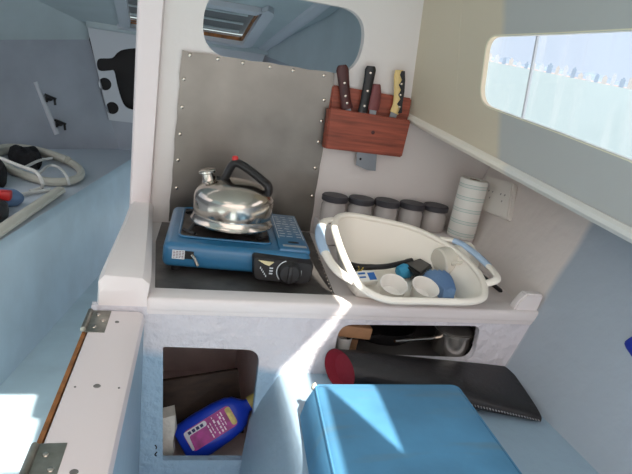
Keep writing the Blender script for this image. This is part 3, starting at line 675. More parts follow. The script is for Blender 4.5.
# blue ribbed cloth
b = nb(); cq = [at(418, 272, 'Z', 0.036), at(447, 272, 'Z', 0.046), at(456, 289, 'Z', 0.044), at(444, 290, 'Z', 0.040)]
N_ = 40; rows = []
for i in range(N_ + 1):
    u = i / N_; row = []
    for j in range(49):
        v = j / 48; q = cq[0].lerp(cq[1], v).lerp(cq[3].lerp(cq[2], v), u) + Vector((0, 0, 0.0045 * math.sin(v * 6 * 2 * PI) + 0.008 * math.sin(PI * u) + 0.004 * math.sin(PI * v))); row.append(q)
    rows.append(row)
bot = [[Vector((p.x, p.y, max(0.009, p.z - 0.03))) for p in row] for row in rows]
loft(b, [list(r) + list(reversed(s)) for r, s in zip(rows, bot)])
single('folded_cloth', b, m_cloth, 'folded blue ribbed cloth in the tub behind the right cup', 'cloth')
# cloudy measuring jug lying against the right wall of the tub
jg = thing('plastic_jug', 'cloudy clear plastic jug lying at the right end of the tub', 'jug', (0.72, -0.40, 0.008))
a = at(438, 263, 'Z', 0.060); b2 = at(467, 259, 'Z', 0.072); ax = (b2 - a).normalized(); ln = (b2 - a).length
b = nb(); lathe(b, [(0.0, 0.0), (0.037, 0.0), (0.041, 0.004), (0.049, ln), (0.0505, ln + 0.002), (0.048, ln + 0.001), (0.039, 0.006), (0.0, 0.005)], a, ax, 36, cap=False)
obj('jug_body', b, m_jug, jg)
q = a.lerp(b2, 0.5); b = nb(); tube(b, cr([q + Vector((-0.02, -0.036, 0.0)), q + Vector((-0.024, -0.052, 0.012)), q + Vector((0.018, -0.054, 0.018)), q + Vector((0.022, -0.040, 0.012))], 5), 0.005, 8); obj('jug_handle', b, m_jug, jg)
# dark pen behind the tub
b = nb(); a = at(492, 273, 'Z', 0.012); c_ = at(511, 292, 'Z', 0.012); a.x -= 0.05; c_.x -= 0.03
tube(b, [a.lerp(c_, t) for t in (0, 0.05, 0.3, 0.6, 0.95, 1)], [0.003, 0.006, 0.006, 0.0065, 0.006, 0.003], 10)
single('marker_pen', b, m_blackp, 'dark pen lying between the tub and the hull side', 'pen')

# ================================================================== THINGS IN THE LOCKERS
m_potsteel = mat('pot steel', (206, 202, 196), 0.25, 0.95)
pot = thing('steel_pot', 'stainless steel pot at the right end of the slot locker', 'pot', (0.742, -0.53, -0.150))
b = nb(); lathe(b, [(0.044, 0.0), (0.050, 0.004), (0.050, 0.062), (0.0545, 0.066), (0.0545, 0.070), (0.050, 0.071), (0.0, 0.071)], seg=40); obj('pot_body', b, m_potsteel, pot, **L)
b = nb(); lathe(b, [(0.051, 0.0705), (0.051, 0.074), (0.046, 0.078), (0.03, 0.083), (0.0, 0.085)], seg=40); obj('pot_lid', b, m_tray, pot, **L)
b = nb(); lathe(b, [(0.008, 0.082), (0.012, 0.090), (0.018, 0.098), (0.016, 0.105), (0.0, 0.107)], seg=20); obj('lid_knob', b, m_blackp, pot, **L)
b = nb(); tube(b, [(-0.048, -0.01, 0.050), (-0.075, -0.022, 0.052), (-0.19, -0.05, 0.056)], [0.006, 0.005, 0.004], 8); obj('pot_handle', b, m_chrome, pot, **L)
pan = thing('frying_pan', 'black frying pan lying in the middle of the slot locker', 'pan', (0.58, -0.42, -0.151))
b = nb(); lathe(b, [(0.075, 0.0), (0.085, 0.004), (0.098, 0.038), (0.095, 0.038), (0.082, 0.007), (0.0, 0.005)], seg=40, cap=False); obj('pan_body', b, m_blackp, pan, **L)
b = nb(); tube(b, [(-0.04, -0.088, 0.034), (-0.08, -0.115, 0.044), (-0.14, -0.125, 0.050)], 0.008, 8); obj('pan_handle', b, m_blackp, pan, **L)
b = nb(); mx_ = Matrix.Translation((0.435, -0.535, -0.075)) @ Matrix.Rotation(0.1, 4, 'Y')
bx(b, -0.055, 0.055, -0.04, 0.04, -0.016, 0.016, mx_, 0.004); bx(b, -0.05, -0.03, 0.015, 0.035, -0.076, -0.012, mx_); bx(b, 0.03, 0.05, 0.015, 0.035, -0.076, -0.012, mx_)
single('wooden_trivet', b, m_woodlight, 'light wooden block stand at the left end of the slot locker', 'wooden stand')
b = nb(); lathe(b, [(0.033, 0), (0.038, 0.004), (0.046, 0.058), (0.048, 0.060), (0.045, 0.060), (0.036, 0.007), (0, 0.006)], (0.43, -0.565, -0.151), seg=32, cap=False); lathe(b, [(0.033, 0), (0, 0.0)], (0.43, -0.565, -0.151), seg=32, cap=False)
for v in b.verts:
    v.co.x = 0.43 + (v.co.x - 0.43) * 0.45; v.co.y = -0.545 + (v.co.y + 0.565) * 0.45
    v.co.z = -0.151 + (v.co.z + 0.151) * 0.85
single('white_bowl', b, m_cup, 'white bowl under the wooden stand in the slot locker', 'bowl')
b = nb(); bx(b, 0.52, 0.62, -0.31, -0.29, -0.151, -0.062, None, 0.004); single('grey_carton', b, mat('grey carton', (150, 146, 142), 0.8), 'pale grey carton at the back of the slot locker', 'carton')
# lower locker
b = nb(); a, c_ = at(150, 383, 'Y', -0.34), at(238, 370, 'Y', -0.34); d = at(243, 440, 'Y', -0.40)
loft(b, [[Vector((-0.02, -0.40 + w, -0.486)), Vector((d.x, -0.40 + w, -0.486)), Vector((c_.x, -0.34 + w, c_.z)), Vector((-0.02, -0.34 + w, a.z))] for w in (0.0, 0.012)])
single('plywood_sheet', b, m_ply, 'dark brown plywood offcut leaning at the back of the lower locker', 'board')
b = nb()
pq = [(0.000, -0.545), (0.036, -0.548), (0.040, -0.535), (0.036, -0.505), (0.004, -0.500), (-0.004, -0.52)]
loft(b, [[(x + 0.003 * math.sin(3 * k + i), y, -0.4875 + 0.031 * k + (0.012 if (k == 5 and i % 2) else 0)) for i, (x, y) in enumerate(pq)] for k in range(6)])
single('paper_bag', b, mat('crumpled paper', (222, 216, 206), 0.9, bump=0.8, bscale=35, var=0.08, vscale=25), 'crumpled white paper bag left of the blue detergent bottle', 'bag')
# detergent bottle, leaning to the right
bt = thing('detergent_bottle', 'cobalt blue detergent bottle with a purple label leaning in the lower locker', 'bottle', (0.075, -0.49, -0.488))
p0 = Vector((0.062, -0.500, -0.4475)); p1 = Vector((0.222, -0.475, -0.345)); ax = (p1 - p0).normalized(); ln = (p1 - p0).length
sd = Vector((0.06, -0.80, 0.60)); fw = (sd - ax * sd.dot(ax)).normalized(); wd = fw.cross(ax).normalized()
b = nb(); rings = []
for t, w_, d_ in ((0.0, 0.044, 0.020), (0.015, 0.050, 0.026), (0.06, 0.053, 0.029), (0.3, 0.056, 0.030), (0.6, 0.054, 0.030), (0.78, 0.049, 0.028), (0.88, 0.040, 0.024), (0.95, 0.026, 0.019), (1.0, 0.017, 0.016), (1.06, 0.016, 0.016)):
    c = p0 + ax * ln * t; rg = []
    for k in range(40):
        a = 2 * PI * k / 40; cs, sn = math.cos(a), math.sin(a); e = 0.62
        rg.append(c + wd * w_ * math.copysign(abs(cs) ** e, cs) + fw * d_ * math.copysign(abs(sn) ** e, sn))
    rings.append(rg)
loft(b, rings); bd = obj('bottle_body', b, m_bottle, bt)
b = nb(); lathe(b, [(0.019, 0), (0.020, 0.002), (0.019, 0.022), (0.0, 0.023)], p0 + ax * ln * 1.04, ax, 28); obj('bottle_cap', b, m_cap, bt)
def bp(u, v, h): return p0 + ax * (ln * u) + wd * v + fw * h
def patch(u0, u1, v0, v1, h, r=0.012, n=5):
    bmx = nb(); o_ = rpoly([(u0 * ln, v0), (u1 * ln, v0), (u1 * ln, v1), (u0 * ln, v1)], r, n)
    loft(bmx, [[bp(p.x / ln, p.y, h - 0.003) for p in o_], [bp(p.x / ln, p.y, h) for p in o_]]); return bmx
lb = obj('label', patch(0.11, 0.80, -0.026, 0.030, 0.0312, 0.014), mat('purple label', (178, 62, 144), 0.45, var=0.2, vscale=40), bd)
obj('label_end', patch(0.72, 0.795, -0.022, 0.026, 0.0316, 0.014), mat('gold label end', (214, 196, 120), 0.5, var=0.2, vscale=60), lb)
b = nb()
o_ = rpoly([(0.115 * ln, -0.022), (0.15 * ln, -0.022), (0.165 * ln, 0.014), (0.44 * ln, 0.014), (0.44 * ln, 0.028), (0.115 * ln, 0.028)], 0.006, 3)
loft(b, [[bp(p.x / ln, p.y, h) for p in o_] for h in (0.0295, 0.0316)]); obj('label_panel', b, mat('white label panel', (216, 216, 222), 0.5), lb)
b = nb()
def blk(b, u, v, h, lu, lv): bx(b, 0, 1, 0, 1, 0, 1, Matrix.Translation(bp(u, v, h)) @ Matrix(((ax.x * lu, wd.x * lv, fw.x * 0.0006, 0), (ax.y * lu, wd.y * lv, fw.y * 0.0006, 0), (ax.z * lu, wd.z * lv, fw.z * 0.0006, 0), (0, 0, 0, 1))))
for i in range(4): blk(b, 0.17 + 0.06 * i, 0.0165, 0.0316, 0.008, 0.008)
obj('label_blocks', b, mat('dark blue print', (40, 44, 96), 0.5), lb)
b = nb()
def strip(u, v, lu, lv): blk(b, u, v, 0.0313, lu, lv)
for u in (0.43, 0.47, 0.52, 0.565, 0.61, 0.65):
    v = -0.022
    while v < (0.010 if u < 0.45 else 0.022):
        l_ = random.uniform(0.004, 0.012)
        if random.random() < 0.75: strip(u, v, random.choice((0.002, 0.003, 0.0045)), l_)
        v += l_ + 0.003
obj('label_print', b, mat('pale label print', (244, 222, 236), 0.5), lb)

# ================================================================== CUSHION, ROLL, BLUE POUCH
nt = m_cush.node_tree
tc = nt.nodes.new('ShaderNodeTexCoord'); mp = nt.nodes.new('ShaderNodeMapping'); mp.inputs['Rotation'].default_value = (0, 0, 0.7); mp.inputs['Scale'].default_value = (3, 22, 3)
nz = nt.nodes.new('ShaderNodeTexNoise'); nz.inputs['Scale'].default_value = 1.2; nz.inputs['Detail'].default_value = 4
mr = nt.nodes.new('ShaderNodeMapRange'); mr.inputs[1].default_value = 0.55; mr.inputs[2].default_value = 0.70; mr.inputs[4].default_value = 0.35
mx = nt.nodes.new('ShaderNodeMix'); mx.data_type = 'RGBA'; mx.inputs[7].default_value = rgb(112, 124, 118)
bs = nt.nodes['Principled BSDF']; src = bs.inputs['Base Color'].links[0].from_socket
nt.links.new(tc.outputs['Object'], mp.inputs[0]); nt.links.new(mp.outputs[0], nz.inputs['Vector']); nt.links.new(nz.outputs['Fac'], mr.inputs[0]); nt.links.new(mr.outputs[0], mx.inputs[0])
nt.links.new(src, mx.inputs[6]); nt.links.new(mx.outputs[2], bs.inputs['Base Color'])
cu = thing('blue_cushion', 'large blue vinyl cushion lying on the settee berth', 'cushion', (0.45, -1.0, -0.17))
T = [Vector((0.296, -0.778, -0.090)), Vector((0.622, -0.782, -0.090)), Vector((0.575, -1.42, -0.090)), Vector((0.215, -1.42, -0.090))]
o_ = rpoly([(p.x, p.y) for p in T], [0.012, 0.018, 0.03, 0.02], 5)
cen = sum(T, Vector()) / 4
b = nb(); rings = []
for z, s in ((-0.1715, -0.014), (-0.165, -0.003), (-0.13, 0.002), (-0.100, 0.0), (-0.092, -0.005), (-0.089, -0.016), (-0.0865, -0.06), (-0.085, -0.12)):
    rg = []
    for p in o_:
        d = Vector((p.x - cen.x, p.y - cen.y)); f = 1 + s / max(0.12, min(abs(d.x) + 0.05, 0.2)) * 0.6
        sx = 1 + s / 0.17; sy = 1 + s / 0.32
        lean = (0.028 if d.x < 0 else 0.012) * (z + 0.09) / 0.08
        rg.append(Vector((cen.x + d.x * sx + lean, cen.y + d.y * sy + 0.06 * max(0, (-0.09 - z)) * (1 if d.y > 0 else 0), z)))
    rings.append(rg)
loft(b, rings); cb_ = obj('cushion_cover', b, m_cush, cu)
b = nb(); tube(b, [Vector((p.x, p.y, -0.096)) for p in rpoly([(q.x, q.y) for q in T], [0.012, 0.018, 0.03, 0.02], 5)], 0.0028, 6, True); obj('piping', b, m_cush, cb_)
b = nb(); bmesh.ops.create_icosphere(b, subdivisions=2, radius=0.009)
for v in b.verts: v.co = Vector((0.2965 + v.co.x * 0.9, -0.776 + v.co.y, -0.101 + v.co.z * 0.9 + 0.002 * math.sin(v.co.x * 900)))
obj('exposed_foam', b, m_foam, cu)['label'] = 'pale foam showing at the torn corner'
# black sleeve: round open end on the left, flat stitched end on the right
rl = thing('black_sleeve', 'black vinyl sleeve with a red lined open end lying behind the blue cushion', 'sleeve', (0.65, -0.72, -0.17))
b = nb(); rings = []; NS = 44
def slv(t):
    # centre line, half width (across), half height
    cx_ = 0.385 + 0.470 * t; cy_ = -0.668 - 0.042 * t; hw = 0.050 + 0.066 * t; hh = 0.047 - 0.035 * t ** 1.2; return cx_, cy_, hw, hh
def slring(t, s=1.0):
    cx_, cy_, hw, hh = slv(t); rg = []
    for k in range(NS):
        a = 2 * PI * k / NS; cs, sn = math.cos(a), math.sin(a); e = 1.0 - 0.45 * t
        y = cy_ + hw * s * math.copysign(abs(cs) ** e, cs); z = -0.1705 + hh + hh * s * math.copysign(abs(sn) ** e, sn)
        rg.append(Vector((cx_ + (0.22 * t) * (y - cy_) - 0.42 * (1 - t) * (y - cy_), y, z)))
    return rg
loft(b, [slring(t / 14) for t in range(15)] + [slring(1.0, 0.6)], True, False)
b.faces.new([b.verts[-NS + k] for k in range(NS)]) if False else None
sb_ = obj('sleeve_cover', b, m_vinyl, rl)
b = nb(); rr1 = slring(1.0, 0.61); cxx = sum(rr1, Vector()) / NS
loft(b, [rr1, [cxx + (p - cxx) * 0.02 for p in rr1]], True, True); obj('end_panel', b, m_vinyl, rl)
b = nb(); loft(b, [slring(0.0, 0.985), slring(0.012, 0.96), slring(0.04, 0.80)] , True, False)
rq = slring(0.045, 0.80); cq_ = sum(rq, Vector()) / NS
loft(b, [slring(0.04, 0.80), rq, [cq_ + (p - cq_) * 0.45 + Vector((0.012, 0, 0)) for p in rq], [cq_ + (p - cq_) * 0.02 + Vector((0.004, 0, 0)) for p in rq]], True, True); obj('red_lining', b, m_red_lining, rl)['label'] = 'red fabric lining in the open end'
for k in range(30):
    t = 0.50 + 0.48 * k / 29; rg = slring(t, 1.012); i = int(NS * 0.52); p = rg[i] ; q = rg[i + 1]
    d = Vector((0.0035, 0, 0)); s = nb(); tube(s, [p + (q - p) * 0.0 + d * 0, p + (q - p) * 0.7 + d], 0.0015, 5); obj('stitch', s, m_stitch, sb_)
# blue bag corner hung at the right edge of the frame
b = nb(); bmesh.ops.create_uvsphere(b, u_segments=24, v_segments=16, radius=1); q = at(646, 347, 'Y', -0.90)
for v in b.verts:
    n3 = 1 + 0.05 * math.sin(5 * v.co.z + 3 * v.co.y); v.co = Vector((q.x - 0.012 + v.co.x * 0.030 * n3, q.y - 0.02 + v.co.y * 0.055 * n3, q.z - 0.002 + v.co.z * 0.030 * n3))
single('blue_pouch', b, m_royal, 'royal blue rounded pouch on the hull side at the right edge of the picture', 'pouch')

# ================================================================== FORE CABIN
ZB = -0.10
be = thing('fore_berth', 'pale blue berth in the fore cabin holding the coiled hose', 'berth', (-0.6, 0.8, -0.5))
b = nb()
E0, E1 = Vector((-0.475, 0.007, ZB)), Vector((-0.176, 1.424, ZB)); dE = (E1 - E0)
ln_pts = [E0 - dE * 0.55, E0, E0 + dE * 0.5, E1, E0 + dE * 1.19]
rings = []
for p in ln_pts:
    rings.append([Vector((p.x + 0.058, p.y, -0.505)), Vector((p.x + 0.012, p.y, ZB - 0.03)), Vector((p.x + 0.004, p.y, ZB - 0.008)), Vector((p.x - 0.006, p.y, ZB))])
loft(b, rings, False, False); obj('berth_front', b, m_blue, be)
b = nb()
b.faces.new([b.verts.new(p) for p in (ln_pts[0] + Vector((-0.006, 0, 0)), ln_pts[-1] + Vector((-0.006, 0, 0)), Vector((0.05, 1.705, ZB)), Vector((-0.3, 1.70, ZB)), Vector((-0.80, 1.40, ZB)), Vector((-1.16, 0.8, ZB)), Vector((-1.38, -0.8, ZB)))])
obj('berth_top', b, mat('fore berth top paint', (196, 204, 214), 0.5, bump=0.2, bscale=12), be)
# port hull in the bow and along the side
b = nb()
low = [Vector((-1.45, -2.4, ZB - 0.02)), Vector((-1.42, -0.8, ZB - 0.02)), Vector((-1.20, 0.75, ZB - 0.02)), Vector((-0.80, 1.38, ZB - 0.02)), Vector((-0.25, 1.712, ZB - 0.02))]
up_ = [Vector((-1.60, -2.4, 0.30)), Vector((-1.57, -0.8, 0.32)), Vector((-1.32, 0.75, 0.36)), Vector((-0.88, 1.45, 0.405)), Vector((-0.435, 1.710, 0.475))]
dk = [Vector((-0.98, -2.4, 0.90)), Vector((-0.98, -0.8, 0.88)), Vector((-0.80, 0.75, 0.80)), Vector((-0.62, 1.35, 0.70)), Vector((-0.43, 1.71, 0.58))]
loft(b, [low, up_], False, False); struct('wall_left', b, m_fore)
b = nb(); loft(b, [up_[2:], dk[2:]], False, False); struct('wall_left_upper', b, m_foredeck)
b = nb(); loft(b, [up_[:2], dk[:2]], False, False); struct('wall_left_aft', b, m_foredeck)
wl2 = thing('window_fill_light', 'added unseen port window that lights the fore cabin', 'window', tuple(up_[1])); wl2['kind'] = 'structure'; del wl2['category']; del wl2['label']  # unseen window added to bring more light into the fore cabin
b = nb(); loft(b, [up_[1:3], dk[1:3]], False, False)
obj('window_pane', b, m_pane, wl2)
# bow panel with key-shaped opening and vent holes
def circ(px, py, r): c = at(px, py, 'Y', 1.7); return [(c.x + r * math.cos(2 * PI * k / 20), c.z + r * math.sin(2 * PI * k / 20)) for k in range(20)]
key = [at(x, y, 'Y', 1.7) for x, y in ((97, 62), (100, 58.5), (112, 58), (117, 53), (124, 49.5), (140, 49), (150, 60), (150, 108), (136, 110), (126, 107), (121, 98), (117, 84), (114, 71), (110, 70.5), (101, 71), (97.5, 68))]
key = [(p.x, p.y) for p in cr([Vector((p.x, p.z, 0)) for p in key], 3, True)]
pl = [at(x, y, 'Y', 1.7) for x, y in ((86, 38), (109, 120))]
bow_o = [(pl[0].x, 0.555), (0.52, 0.555), (0.40, 0.06), (pl[1].x, 0.06)]
b = panel_mesh(bow_o, [key, circ(105, 84, 0.034), circ(112.3, 108, 0.034)], 0.015, XZ(1.70)); struct('wall_bow', b, m_foreplate)
b = nb(); bx(b, -0.5, 0.6, 1.76, 1.78, -0.4, 0.62); struct('wall_bow_shade_backing', b, m_dark)  # dark sheet behind the bow panel, shade of its openings put into the colour
b = nb(); bx(b, -0.45, 0.55, 1.66, 1.70, 0.535, 0.575, bev=0.008); struct('trim_4', b, m_foredeck)
# lower bow bulkhead under the plate
b = nb(); bx(b, -0.5, 0.6, 1.712, 1.73, -0.4, 0.06); struct('wall_bow_lower', b, m_fore)
# starboard bow hull seen through the oval
b = nb()
s_low = [Vector((1.0, 0.035, 0.0)), Vector((0.85, 0.9, 0.0)), Vector((0.40, 1.80, 0.0))]
s_up = [Vector((0.74, 0.035, 0.42)), Vector((0.68, 0.9, 0.47)), Vector((0.52, 1.75, 0.53))]
s_dk = [Vector((0.71, 0.035, 1.0)), Vector((0.65, 0.9, 0.82)), Vector((0.50, 1.71, 0.58))]
loft(b, [s_low, s_up], False, False); struct('wall_right_bow', b, m_fore)
b = nb(); loft(b, [s_up, s_dk], False, False); struct('wall_right_bow_upper', b, m_foredeck)
# fore cabin deckhead with hatch
KD = 0.235
def deckz(y): return 0.57 + KD * (1.69 - y)
ND = Vector((0, KD, 1)); DD = 0.57 + KD * 1.69
h_pts = [atp(120, 21, ND, DD), atp(243, 38.5, ND, DD)]
hx0, hx1, hy = h_pts[0].x, h_pts[1].x, (h_pts[0].y + h_pts[1].y) / 2
hx0s = hx0; hy0 = hy - 0.62
deckfr = lambda u, v, w: Vector((u, v, deckz(v) + w))
hole = rpoly([(hx0, hy), (hx1, hy), (hx1, hy0), (hx0, hy0)], 0.02, 3)
b = panel_mesh([(-0.60, 1.72), (0.55, 1.72), (0.80, 0.6), (0.80, 0.034), (-1.2, 0.034), (-1.1, 0.6)], [hole], 0.02, deckfr); struct('ceiling_fore', b, m_foredeck)
hf = thing('deck_hatch', 'grey deck hatch with a wooden frame in the fore cabin ceiling', 'hatch', (0.05, hy, deckz(hy)))
fr_o = grow([Vector(p) for p in hole], 0.0)
b = panel_mesh(hole, [[(p.x * 0.97 + 0.5 * (hx0 + hx1) * 0.03, p.y * 0.965 + 0.5 * (hy + hy0) * 0.035) for p in hole]], 0.016, lambda u, v, w: deckfr(u, v, w - 0.002)); obj('wooden_frame', b, m_plyedge, hf)
b = panel_mesh(grow([Vector(p) for p in hole], 0.055), [grow([Vector(p) for p in hole], 0.001)], 0.03, lambda u, v, w: deckfr(u, v, w - 0.018)); obj('hatch_coaming', b, m_foreplate, hf)
m_hatch = mat('smoked hatch acrylic', (112, 118, 122), 0.4, trans=0.0)
nt = m_hatch.node_tree; bs = nt.nodes['Principled BSDF']; tl = nt.nodes.new('ShaderNodeBsdfTranslucent'); tl.inputs[0].default_value = rgb(112, 118, 122); ms = nt.nodes.new('ShaderNodeMixShader'); ms.inputs[0].default_value = 0.45
nt.links.new(bs.outputs[0], ms.inputs[1]); nt.links.new(tl.outputs[0], ms.inputs[2]); nt.links.new(ms.outputs[0], nt.nodes['Material Output'].inputs[0])
b = panel_mesh(grow([Vector(p) for p in hole], 0.015), [], 0.012, lambda u, v, w: deckfr(u, v, w + 0.034)); obj('hatch_pane', b, m_hatch, hf)
b = nb()
for k in range(4):
    y = hy - 0.06 - 0.15 * k; tube(b, [(hx0 + 0.03, y, deckz(y) + 0.022), (hx1 - 0.03, y, deckz(y) + 0.022)], 0.006, 8)
obj('slats', b, m_foredeck, hf)
b = nb(); tube(b, [(0.50, 1.69, 0.565), (0.575, 0.9, deckz(0.9) - 0.01), (0.64, 0.04, deckz(0.04) - 0.01)], 0.03, 10, flat=(1.2, 0.6)); struct('trim_5', b, m_foreplate)
# strip with two clips on the port bow hull
hullp = lambda px, py: atp(px, py, NP, DP)
v1 = (low[4] - low[3]); v2 = (up_[3] - low[3]); NP = v1.cross(v2).normalized();
if NP.y > 0: NP = -NP
DP = NP.dot(low[3]) + 0.004
cs_ = thing('clip_rail', 'pale batten with two black clips on the fore cabin side', 'rail', hullp(57, 135))
b = nb(); tube(b, [hullp(35, 82), hullp(46, 108), hullp(57, 134)], [0.012, 0.015, 0.016], 10, flat=(1, 1)); obj('batten', b, m_foreplate, cs_)
for (px, py) in ((48, 99), (58, 124)):
    b = nb(); c = hullp(px, py)
    tube(b, [c + NP * 0.01, c + NP * 0.035], 0.012, 8); tube(b, [c + NP * 0.03 + Vector((-0.028, 0, 0.018)), c + NP * 0.03 + Vector((0.028, 0, 0.0))], 0.007, 8); tube(b, [c + NP * 0.03 + Vector((0.02, 0, 0)), c + NP * 0.03 + Vector((0.024, 0, -0.03))], 0.006, 8); tube(b, [c + NP * 0.03 + Vector((-0.02, 0, 0.01)), c + NP * 0.03 + Vector((-0.016, 0, -0.02))], 0.006, 8)
    obj('clip', b, m_blackp, cs_)
# things lying on the fore berth
g = lambda px, py, z=0.0: at(px, py, 'Z', ZB + z)
b = nb()
lp = [(-10, 168), (-6, 156), (8, 150.5), (25, 150.5), (45, 154), (62, 159), (75, 165), (81, 172), (78, 178), (66, 181.5), (48, 181.5), (30, 177), (12, 170), (-2, 161), (-8, 153), (5, 147.5), (25, 148.0), (45, 152), (68, 160)]
tube(b, cr([g(x, y, 0.02 + (0.015 if i > 12 else 0)) for i, (x, y) in enumerate(lp)], 6), 0.017, 10)
single('coiled_hose', b, m_hose, 'thick off white hose coiled on the fore berth', 'hose')
b = nb()
tube(b, cr([g(0, 158, 0.09), g(20, 166, 0.08), g(36, 172, 0.08), g(42, 182, 0.05), g(41, 188, 0.012), g(30, 191, 0.008)], 6), 0.007, 8)
tube(b, cr([g(24, 168, 0.06), g(38, 161, 0.06), g(52, 158, 0.06)], 6), 0.006, 8)
tube(b, cr([g(38, 175, 0.05), g(48, 166, 0.05), g(58, 167, 0.05), g(66, 175, 0.05), g(69, 185, 0.01)], 6), 0.006, 8)
tube(b, cr([g(20, 195, 0.01), g(35, 192, 0.01), g(50, 190, 0.01)], 6), 0.008, 8)
single('white_cable', b, m_wire, 'thin white cable looped over the coiled hose', 'cable')
b = nb(); a, c_ = g(-8, 236, 0.018), g(60, 190, 0.018)
tube(b, [a, a.lerp(c_, .5), c_], 0.018, 12, flat=(1.2, 0.8)); single('white_batten', b, m_hose, 'long off white batten along the inner edge of the fore berth', 'batten')
def lump(name, pts, h, m, label, cat):
    b = nb(); o2 = cr([g(x, y) for x, y in pts], 4, True); c = sum(o2, Vector()) / len(o2)
    rg = []
    for z, s in ((0.0, 0.96), (h * 0.35, 1.0), (h * 0.75, 0.92), (h, 0.7), (h * 1.04, 0.3)):
        rg.append([Vector((c.x + (p.x - c.x) * s * (1 + 0.03 * math.sin(i * 1.7)), c.y + (p.y - c.y) * s, ZB + 0.001 + z + 0.006 * math.sin(i * 0.9) * (s < 0.95))) for i, p in enumerate(o2)])
    loft(b, rg); return single(name, b, m, label, cat)
lump('black_bag', [(8, 158), (18, 156.5), (36, 158), (42, 164.5), (38, 170.5), (26, 168), (14, 165)], 0.06, m_blackcloth, 'black bag lying inside the hose coil', 'bag')
lump('black_pouch', [(-14, 176), (2, 173), (7, 182), (2, 189), (-14, 188)], 0.07, m_blackcloth, 'black pouch at the left edge in front of the hose coil', 'pouch')
lump('black_box', [(-20, 213), (2, 209), (9, 216), (-3, 226), (-20, 230)], 0.05, m_blackp, 'black box at the left edge beside the long batten', 'box')
tl_ = thing('hand_torch', 'blue grey torch with a red button on the fore berth', 'torch', g(8, 200))
b = nb(); tube(b, [g(-8, 198, 0.03), g(2, 198, 0.03), g(14, 198, 0.025), g(20, 198, 0.02)], [0.035, 0.036, 0.032, 0.018], 14); tb_ = obj('torch_body', b, m_bluegrey, tl_)
b = nb(); q = g(5, 194, 0.055); bx(b, q.x - 0.02, q.x + 0.02, q.y - 0.02, q.y + 0.02, q.z - 0.02, q.z + 0.012, None, 0.006); obj('red_button', b, m_red, tb_)

# ================================================================== OUTSIDE THE WINDOW
NS_ = Vector((0.023, -0.062, 0.998)).normalized()      # the boat lies slightly heeled: true level in cabin coordinates
q_ = Vector((0, 0, 1)).rotation_difference(NS_).to_matrix().to_4x4()
SEA = Matrix.Translation(Vector((0, 0, -1.0))) @ q_
b = nb()
for v in ((-3000, -3000), (3000, -3000), (3000, 3000), (-3000, 3000)): b.verts.new(SEA @ Vector((v[0], v[1], 0)))
b.faces.new(b.verts)
sea = obj('sea', b, mat('pale green sea', (104, 120, 122), 0.5, bump=0.3, bscale=0.6), smooth=False); sea['kind'] = 'structure'
# shore: direction of the window, about 900 m away
dirs = [Vector((ray(x, 75).x, ray(x, 75).y, 0)).normalized() for x in (470, 660)]
b = nb(); n = 30; pts = []
for i in range(n + 1):
    d = dirs[0].lerp(dirs[1], i / n * 1.5 - 0.25).normalized(); h = 5 + 7 * random.random()
    pts.append((d * 900, d * 1000, h))
loft(b, [[SEA @ a, SEA @ (a * 1.01 + Vector((0, 0, 2))), SEA @ (a * 1.02 + Vector((0, 0, h))), SEA @ (c + Vector((0, 0, h))), SEA @ c] for a, c, h in pts])
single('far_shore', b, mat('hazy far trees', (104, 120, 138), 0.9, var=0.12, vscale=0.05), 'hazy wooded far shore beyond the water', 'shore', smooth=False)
b = nb(); loft(b, [[SEA @ (a * 0.995), SEA @ (a * 0.996 + Vector((0, 0, 1.6))), SEA @ (a * 1.005 + Vector((0, 0, 1.6)))] for a, c, h in pts])
single('beach', b, mat('pale beach', (150, 136, 132), 0.9), 'thin pinkish beach line along the far shore', 'beach', smooth=False)
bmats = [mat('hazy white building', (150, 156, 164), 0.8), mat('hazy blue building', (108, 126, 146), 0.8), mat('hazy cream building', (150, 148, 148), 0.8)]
protoM = {}
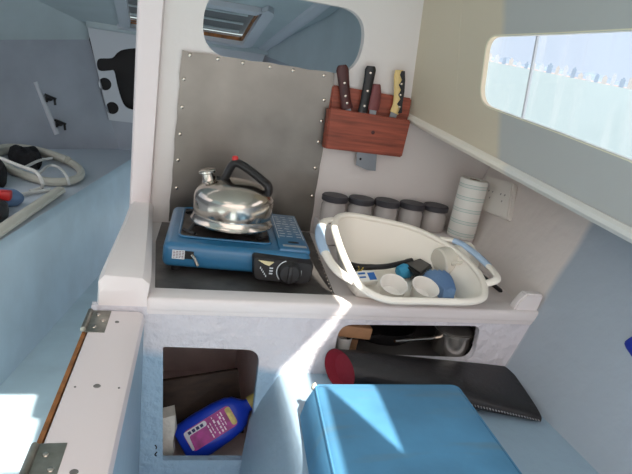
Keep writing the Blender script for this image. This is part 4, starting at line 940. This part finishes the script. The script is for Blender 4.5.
for i in range(24):
    t = (i + random.uniform(-.1, .1)) / 23; d = dirs[0].lerp(dirs[1], t).normalized(); hh = random.choice((6, 8, 9, 11, 14)) * random.uniform(.8, 1.2); w = random.uniform(4.5, 6.5)
    b = nb(); c = d * 868
    R_ = Matrix.Rotation(math.atan2(d.y, d.x), 4, 'Z')
    bx(b, -3, 3, -w / 2, w / 2, 0, hh, SEA @ Matrix.Translation(c) @ R_)
    bx(b, -2, 2, -w / 5, w / 5, hh, hh + 2, SEA @ Matrix.Translation(c) @ R_)
    o = obj('far_building', b, bmats[i % 3], smooth=False); base_origin(o)
    props(o, 'hazy building in the far skyline seen through the window', 'building', 'far skyline buildings')
# shroud wire outside the window
b = nb(); a = atp(541, 20, NL, DL + 0.45); c_ = atp(522, 122, NL, DL + 0.45); d = c_ - a
tube(b, [a - d * 0.6, a, c_, c_ + d * 0.5], 0.006, 8); single('shroud_wire', b, m_rigging, 'steel rigging wire rising outside the window', 'rigging')

# ================================================================== LIGHT
w = bpy.data.worlds.new('sky'); SC.world = w; w.use_nodes = True
nt = w.node_tree; bg = nt.nodes['Background']; bg.inputs['Strength'].default_value = 1.15
tc = nt.nodes.new('ShaderNodeTexCoord'); sx = nt.nodes.new('ShaderNodeSeparateXYZ'); nt.links.new(tc.outputs['Generated'], sx.inputs[0])
# sky: bright and warm overhead and round the sun, paler and bluer away from it
f1 = nt.nodes.new('ShaderNodeMath'); f1.operation = 'MULTIPLY_ADD'; f1.inputs[1].default_value = -0.8; f1.inputs[2].default_value = 0.15
f2 = nt.nodes.new('ShaderNodeMath'); f2.operation = 'ADD'
nt.links.new(sx.outputs['Y'], f1.inputs[0]); nt.links.new(f1.outputs[0], f2.inputs[0]); nt.links.new(sx.outputs['Z'], f2.inputs[1])
rp = nt.nodes.new('ShaderNodeValToRGB'); rp.color_ramp.elements[0].position = 0.0; rp.color_ramp.elements[0].color = (0.27, 0.31, 0.37, 1); rp.color_ramp.elements[1].position = 0.7; rp.color_ramp.elements[1].color = (0.82, 0.745, 0.73, 1)
nt.links.new(f2.outputs[0], rp.inputs['Fac']); nt.links.new(rp.outputs['Color'], bg.inputs['Color'])
bg.inputs['Strength'].default_value = 1.6
sd_ = bpy.data.lights.new('sun', 'SUN'); so_ = bpy.data.objects.new('sun', sd_); COL.objects.link(so_)
sd_.energy = 6.0; sd_.angle = math.radians(0.6); sd_.color = (1.0, 0.95, 0.86)
so_.rotation_euler = Vector((-0.1, 0.6, -0.79)).to_track_quat('-Z', 'Y').to_euler()
so_.location = (0.3, -2, 3)
